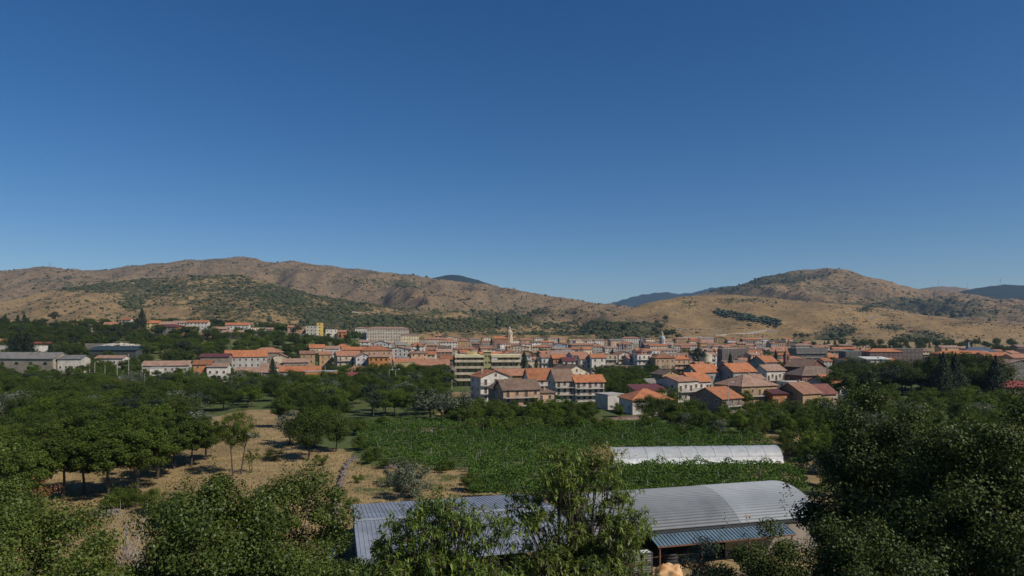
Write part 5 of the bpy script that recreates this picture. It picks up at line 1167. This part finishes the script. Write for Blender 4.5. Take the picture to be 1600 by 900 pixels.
# lamp posts and poles
M_pole = plain('concrete_pole', (.42, .40, .37), .85)
def pole(px, Y, H, label, lamp=True):
    o = thing('street_lamp' if lamp else 'utility_pole', label, 'lamp post' if lamp else 'pole', at(px, Y), R(random.uniform(-40, 40)))
    q = MB(); q.tube([(0, 0, -.5), (0, 0, H)], [.16, .09], 8); q.build('pole', M_pole, o)
    if lamp:
        q = MB(); q.tube([(0, 0, H), (.5, 0, H + .3), (1.3, 0, H + .35)], .05, 5); q.build('arm', M_pole, o); q = MB(); q.prism_y([(1.1, H + .28), (1.9, H + .30), (1.8, H + .46), (1.15, H + .44)], -.15, .15); q.build('lamp_head', M_dish, o)
    else:
        q = MB(); q.box(-.9, .9, -.06, .06, H - .8, H - .68); q.build('crossarm', M_rust, o)
for px, Y, H, lab, lm_ in [(508, 312, 11, 'tall pale pole standing by the road below the grey flat wing', False), (608, 300, 9.5, 'left of the two slim lamp posts over the middle wood', True), (618, 296, 10, 'right of the two slim lamp posts over the middle wood', True), (613, 330, 11, 'thin lamp post between and behind the two over the middle wood', True),
                       (201, 352, 15, 'tall concrete pole beside the pale workshop', False), (183, 340, 10, 'thin pole left of the tall concrete pole', False), (164, 352, 9, 'short pole in front of the pale workshop', False), (148, 360, 10, 'lamp post by the green bushes right of the stone farm', True), (140, 330, 8, 'wooden pole at the right end of the stone farm', False),
                       (222, 372, 9, 'lamp post with white head above the grey farm shed', True), (405, 300, 9, 'left of two slim poles below the brown roofed low house', False), (409, 296, 9.5, 'right of two slim poles below the brown roofed low house', False), (1138, 214, 10, 'white lamp post in front of the railway stone house', True), (706, 262, 8, 'pole at the left of the parked cars', False),
                       (1556, 300, 17, 'tall thin pylon left of the red metal roof', False), (1586, 310, 15, 'thin pole right of the tall pylon', False), (226, 300, 8, 'thin pole standing in the left wood', False), (356, 330, 9, 'lamp post beside the white hut in the wood', True)]: pole(px, Y, H, lab, lm_)
# road with guard rail, railway
def strip(name, pts, w, mat, lift=.05, kind='structure', h=0):
    vs = []; fs = []
    P = [Vector((*at(px, Y)[:2], 0)) for px, Y in pts]; dense = []
    for a, b in zip(P[:-1], P[1:]):
        n = max(2, int((b - a).length / 4)); dense += [a.lerp(b, i / n) for i in range(n)]
    dense.append(P[-1])
    for i, p in enumerate(dense):
        d = (dense[min(i + 1, len(dense) - 1)] - dense[max(0, i - 1)]).normalized(); s_ = Vector((-d.y, d.x, 0)) * w / 2
        for q in (p + s_, p - s_): vs.append((q.x, q.y, gz(q.x, q.y) + lift + h))
        for q in (p + s_ * 1.3, p - s_ * 1.3): vs.append((q.x, q.y, gz(q.x, q.y) - .3))
    for i in range(len(dense) - 1): b = i * 4; fs += [(b + 1, b + 5, b + 4, b), (b, b + 4, b + 6, b + 2), (b + 5, b + 1, b + 3, b + 7)]
    mb = MB(); mb.add(vs, fs); o = mb.build(name, mat); 
    if kind: tag(o, kind=kind)
    return o
M_ball = plain('railway_ballast', (.20, .145, .115), .95); M_asph = plain('asphalt', (.06, .06, .06), .9)
RAIL = [(600, 176), (760, 188), (860, 196), (1000, 210), (1180, 232), (1330, 252), (1600, 290)]
rw = strip('railway', RAIL, 4.4, M_ball, .5)
for s_ in (-.75, .75):
    P = []
    for px, Y in [(px + (np_ - px) * t, Y + (nY - Y) * t) for (px, Y), (np_, nY) in zip(RAIL[:-1], RAIL[1:]) for t in (0, .25, .5, .75)]:
        X = (px - 800) / F * Y; P.append((X, Y + s_, gz(X, Y) + .66))
    q = MB(); q.tube(P, .08, 4); q.build('rail', M_rust, rw)
strip('road', [(380, 322), (480, 316), (560, 316), (640, 322)], 6, M_asph, .3)
q = MB(); a = at(500, 312); b = at(560, 312); q.box(0, b[0] - a[0], -.05, .05, .5, .85)
for i in range(7): q.box(i * (b[0] - a[0]) / 6.01, i * (b[0] - a[0]) / 6.01 + .12, .05, .2, -.5, .85)
tag(q.build('guard_rail', plain('galvanised', (.42, .43, .44), .5), loc=a), 'pale metal guard rail beside the road below the grey flat wing', 'guard rail')
# far masts and wind turbines
for i, (px, lab) in enumerate([(1466, 'left'), (1511, 'middle'), (1563, 'right')]):
    hl = hillF if px < 1530 else hillG; p, y_ = hl.point(px, .97); o = thing('wind_turbine', '%s of three thin white wind turbines on the far right ridge' % lab if lab != 'middle' else 'middle one of three thin white wind turbines on the far right ridge', 'wind turbine', p, R(20 * i), 'wind turbines on the ridge')
    q = MB(); q.tube([(0, 0, -3), (0, 0, 52)], [1.7, 1.0], 8); q.build('tower', M_frame, o); q = MB(); q.box(-1, 1, -2.5, 2.5, 51, 53.4); na = q.build('nacelle', M_frame, o)
    for k in range(3):
        a = R(k * 120 + 20 * i); q = MB(); q.tube([(0, -3, 52.2), (math.sin(a) * 10, -3, 52.2 + math.cos(a) * 10), (math.sin(a) * 24, -3, 52.2 + math.cos(a) * 24)], [.5, 1.0, .25], 5); q.build('blade', M_frame, o)
p, y_ = hillA.point(78, .99); q = MB(); q.tube([(0, 0, -2), (0, 0, 20)], [1.2, .5], 6); q.tube([(0, 0, 20), (0, 0, 27)], [.5, .15], 6)
for z in (12, 16, 20): q.box(-1.6, 1.6, -.4, .4, z, z + 1.2)
tag(q.build('radio_mast', M_steel, loc=p), 'small radio mast on the left hill crest', 'mast')

# ------------------------------------------------------------------ woods
LMW = [(10, 'near the stone farm building'), (110, 'by the white farm end'), (185, 'below the teal roofed hall'), (262, 'below the grey farm shed'), (330, 'below the tan roofed white house'), (400, 'below the long orange roofed building'), (480, 'below the school like building'), (560, 'below the maroon roofed house'),
       (620, 'around the two lamp posts'), (690, 'left of the apartment block'), (770, 'below the white three storey house'), (840, 'below the peach house'), (917, 'below the white balcony house'), (953, 'below the flat garage'), (1010, 'below the pyramid roofed bungalow'), (1118, 'below the railway stone house'),
       (1165, 'below the wide brown hipped roof'), (1212, 'below the maroon roofed orange house'), (1279, 'below the red brown roof'), (1380, 'below the dark pines'), (1500, 'below the blue roofed church'), (1585, 'below the red metal roof')]
LMU = [(10, 'above the stone farm building'), (64, 'around the maroon roofed cottage'), (106, 'around the blue grey cottage'), (150, 'above the stone retaining wall'), (199, 'below the white tower house'), (264, 'below the dark balcony house'), (322, 'around the pink roofed cottage'), (365, 'below the broad red roofed house'),
       (417, 'below the white terraced house'), (470, 'around the pale villa row'), (536, 'around the kiosk roof house'), (606, 'below the long convent'), (690, 'near the long peach roof'), (762, 'beside the apartment block'), (842, 'behind the apartment block'), (960, 'behind the white balcony house'), (1040, 'near the beige villa'), (1103, 'near the water tower'), (1212, 'among the brown gables'), (1330, 'behind the dark pines'), (1450, 'behind the dark pines on the right')]
ADJ = {'holm_oak': 'dense dark round tree', 'downy_oak': 'mid green oak', 'leafy_tree': 'bright green leafy tree', 'olive_tree': 'grey green olive tree', 'shrub': 'green bush', 'bright_shrub': 'bright green bush', 'umbrella_pine': 'spreading dark pine', 'cedar': 'tall dark conifer', 'cypress': 'narrow dark cypress'}
TPOS = []
def near_rail(px, Y, r=4.5):
    Yr = itp(px, [a for a, b in RAIL], [b for a, b in RAIL]); return abs(Y - Yr) < r
def wood(poly_px, Dr, sp, keys, Hr, lms, group, skip=None, dz=0.0, jit=.42):
    n = 0; Y = Dr[0]
    while Y < Dr[1]:
        x = (poly_px[0] - 800) / F * Y; x1 = (poly_px[1] - 800) / F * Y; x += random.uniform(0, sp)
        while x < x1:
            X = x + random.uniform(-jit, jit) * sp; YY = Y + random.uniform(-jit, jit) * sp; px = 800 + X / YY * F; x += sp
            z = gz(X, YY); py = HZ + (CAMZ - z) * F / YY
            if skip and skip(px, YY, py): continue
            H = random.uniform(*Hr); key = random.choice(keys)
            if not clear(X, YY, H * .33): continue
            if near_rail(px, YY, 5.0): continue
            if any((X - a) ** 2 + (YY - b) ** 2 < (sp * .5) ** 2 for a, b in TPOS[-500:]): continue
            TPOS.append((X, YY)); lm = min(lms, key=lambda a: abs(a[0] - px))
            tree(key, px, YY, H, ADJ[key], lm[1], group, x=X, wid=random.uniform(.95, 1.25)); n += 1
        Y += sp * .85
    print('WOOD', group, n)
def sk1(px, Y, py):
    if inpoly(px, py, FIELD) and not (px < 340 and 137 < Y < 160): return True
    if px > 545 and py > 664: return True
    if 425 < px < 480 and Y < 205: return True
    if px < 560 and Y > 312: return True
    if 706 < px and Y > 240: return True
    return False
ADJ.update({'thicket_tree': 'dense green thicket tree', 'bright_thicket': 'bright green thicket tree', 'broad_tree': 'broad dark oak', 'broad_green_tree': 'broad green oak'})
K1 = ['broad_tree', 'broad_green_tree', 'broad_green_tree', 'broad_tree', 'downy_oak', 'holm_oak', 'leafy_tree', 'olive_tree', 'thicket_tree', 'umbrella_pine']
wood((-40, 720), (138, 385), 10.4, K1, (6.5, 10.0), LMW, 'trees of the wood between field and village', sk1)
wood((-40, 560), (318, 420), 11.5, ['thicket_tree', 'bright_thicket', 'downy_oak', 'thicket_tree'], (4.2, 6.2), LMW, 'low trees among the farm buildings', lambda px, Y, py: random.random() < .12)
wood((100, 240), (395, 455), 9.0, ['thicket_tree', 'holm_oak'], (5.0, 8.0), LMU, 'trees around the teal roofed hall')
wood((700, 975), (193, 214), 6.0, ['thicket_tree', 'thicket_tree', 'bright_thicket', 'broad_green_tree'], (4.4, 6.2), LMW, 'trees in front of the near houses', lambda px, Y, py: (px > 925 and Y < 212))
wood((705, 960), (176, 190), 6.0, ['shrub', 'bright_shrub', 'thicket_tree', 'shrub'], (3.0, 4.6), LMW, 'bushes at the vineyard edge')
tree('holm_oak', 1018, 192, 8.6, 'large dark round tree standing in front of the pyramid roofed bungalow', None, None, wid=1.15)
tree('holm_oak', 1042, 196, 7.4, 'dark round tree right of the large one before the bungalow', None, None)
tree('leafy_tree', 1016, 180, 5.2, 'light green round tree at the foot of the large dark one', None, None)
wood((1045, 1300), (172, 218), 7.0, ['thicket_tree', 'thicket_tree', 'bright_thicket', 'olive_tree', 'bright_shrub'], (4.0, 6.2), LMW, 'trees between the polytunnel and the railway', lambda px, Y, py: (1105 < px < 1175 and Y > 196) or (px < 1120 and Y < 178))
wood((1150, 1320), (206, 232), 6.0, ['shrub', 'bright_shrub', 'downy_oak'], (2.6, 4.2), LMW, 'bushes along the railway', lambda px, Y, py: px < 1180)
wood((1220, 1660), (110, 250), 9.6, ['thicket_tree', 'bright_thicket', 'leafy_tree', 'bright_shrub', 'olive_tree', 'thicket_tree'], (4.5, 7.2), LMW, 'trees on the right below the pines', lambda px, Y, py: px < 1262 and Y < 160)
wood((932, 1012), (262, 400), 8.5, ['downy_oak', 'holm_oak', 'leafy_tree'], (5.5, 8.0), LMU, 'trees of the grove behind the near houses', lambda px, Y, py: py < 572 + 6)
wood((1308, 1425), (258, 325), 9.8, ['broad_tree', 'holm_oak', 'broad_tree', 'umbrella_pine'], (10.5, 14.5), [(1330, 'at the left of the pine group'), (1400, 'left of the tallest pines')], 'dark trees left of the pines')
wood((1422, 1560), (258, 325), 10.4, ['cedar', 'broad_tree', 'cedar', 'umbrella_pine'], (13.0, 18.0), [(1330, 'at the left of the pine group'), (1430, 'in the middle of the pine group'), (1520, 'at the right end of the pine group')], 'tall dark pines')
wood((-60, 330), (425, 650), 13.5, ['holm_oak', 'broad_tree', 'broad_green_tree', 'umbrella_pine'], (8.0, 12.0), LMU, 'trees on the upper left slope', lambda px, Y, py: (Y > 590 and px > 215) or (120 < px < 215 and 440 < Y < 500) or (425 > Y))
wood((330, 560), (470, 640), 13, ['holm_oak', 'downy_oak', 'leafy_tree', 'broad_tree'], (6.0, 9.5), LMU, 'trees below the upper hamlet', lambda px, Y, py: px > 520 and Y < 560)
wood((-60, 560), (680, 900), 24.0, ['holm_oak', 'umbrella_pine', 'cedar', 'downy_oak'], (7.0, 12.0), LMU, 'trees behind the upper hamlet', lambda px, Y, py: px < 230 and random.random() < .45)
wood((520, 698), (335, 425), 9.0, ['holm_oak', 'downy_oak', 'leafy_tree'], (5.5, 7.5), LMU, 'trees between the village and the apartment block')
wood((600, 1320), (440, 640), 36.0, ['cypress', 'holm_oak', 'cedar', 'downy_oak'], (7.0, 10.5), LMU, 'trees scattered among the houses')
wood((1010, 1300), (235, 420), 21.0, ['holm_oak', 'cypress', 'downy_oak', 'shrub'], (4.5, 7.5), LMU, 'garden trees among the near houses')
wood((1240, 1660), (640, 1040), 30.0, ['holm_oak', 'broad_tree', 'thicket_tree', 'cedar'], (6.0, 11.0), LMU, 'trees at the foot of the yellow hill')
for key, px, Y, H, wd, lab in [('cypress', 18, 430, 19, 1.3, 'broad dark cypress clump at the far left'), ('cypress', 30, 432, 21, 1.4, 'tallest dark cypress of the left clump'), ('cypress', 44, 434, 20, 1.4, 'dark cypress right of the tallest in the left clump'), ('cypress', 80, 425, 15, 1.0, 'single cypress right of the maroon roofed cottage'), ('holm_oak', 112, 425, 15, .95, 'large black green tree behind the white farm end'), ('holm_oak', 124, 428, 14, .8, 'second black green tree behind the white farm end'),
                               ('umbrella_pine', 86, 700, 18, .9, 'solitary rounded pine on the left skyline of the slope'), ('cedar', 222, 640, 22, 1.2, 'big dark cedar right of the white tower house'), ('cedar', 28, 720, 15, 1.0, 'dark conifer on the upper left slope'), ('cedar', 38, 720, 16, 1.0, 'dark conifer beside the upper left one'), ('cedar', 8, 720, 15, 1.1, 'dark conifer at the far left edge of the slope'),
                               ('cedar', 426, 352, 13, .9, 'dark conifer between the low brown roof and the school like building'), ('cedar', 819, 348, 16, .9, 'dark conifer touching the right side of the apartment block'), ('umbrella_pine', 1091, 415, 17, .8, 'tall dark tree beside the water tower'), ('cypress', 838, 425, 10, 1.3, 'dark conifer behind the conifer of the apartment block'), ('cedar', 1141, 400, 14, .8, 'dark conifer right of the water tower'),
                               ('cedar', 1212, 420, 15, .8, 'dark conifer left of the thin tower house spire'), ('holm_oak', 1325, 385, 12, 1.0, 'round dark tree behind the pine group'), ('cypress', 768, 800, 15, 1.0, 'pair of dark cypresses seen as one left of the domed church')]:
    tree(key, px, Y, H, lab, None, None, wid=wd)
for i, (px, py) in enumerate([(1040, 503), (1026, 508), (1033, 514), (1022, 520), (1028, 525), (1018, 528), (1042, 530), (1051, 529), (1060, 534), (1243, 528), (1252, 531), (1262, 529), (975, 520), (966, 522), (1300, 532), (1316, 530)]):
    p, v = hillE.find(px, py); o = tree('holm_oak', px, p[1], random.uniform(9, 15), 'dark tree on the dry slope', 'behind the grey domed church' if px < 1100 else 'above the dark grey block', 'trees on the yellow hill'); o.location = p
# dry grass tufts
n = 26000; P = []
while len(P) < n:
    Y = 75 + 130 * random.random() ** 1.3; px = random.uniform(-20, 760); X = (px - 800) / F * Y; z = gz(X, Y); py = HZ + (CAMZ - z) * F / Y
    if inpoly(px, py, FIELD): P.append((X, Y, z))
P = np.array(P); a = rng.uniform(0, 6.28, n); s_ = rng.uniform(.06, .16, n); hh = rng.uniform(.12, .4, n); d = np.stack([np.cos(a), np.sin(a), a * 0], 1) * s_[:, None]
tip = P + np.stack([rng.normal(0, .08, n), rng.normal(0, .08, n), hh], 1); V = np.stack([P - d, P + d, tip], 1).reshape(-1, 3)
M_tuft = leafmat('dry_grass_blades', (.26, .185, .075), (.40, .30, .14), .8, .25, .2)
tag(obj('dry_grass', np_mesh('dry_grass', V, np.arange(3 * n).reshape(n, 3), M_tuft)), 'dry yellow grass covering the field', 'grass', kind='stuff')
finish_labels()
# haze: pale air round the whole place
m, nt, out = newmat('haze_air')
pv = N(nt, 'ShaderNodeVolumePrincipled'); pv.inputs['Color'].default_value = (0.42, 0.66, 1.0, 1); pv.inputs['Density'].default_value = 4.4e-5
L(nt, pv.outputs[0], out.inputs['Volume'])
try: m.cycles.homogeneous_volume = True
except Exception: pass
hz = MB(); hz.box(-24500, 24500, -200, 15100, -12, 700); tag(hz.build('haze', m), kind='stuff')
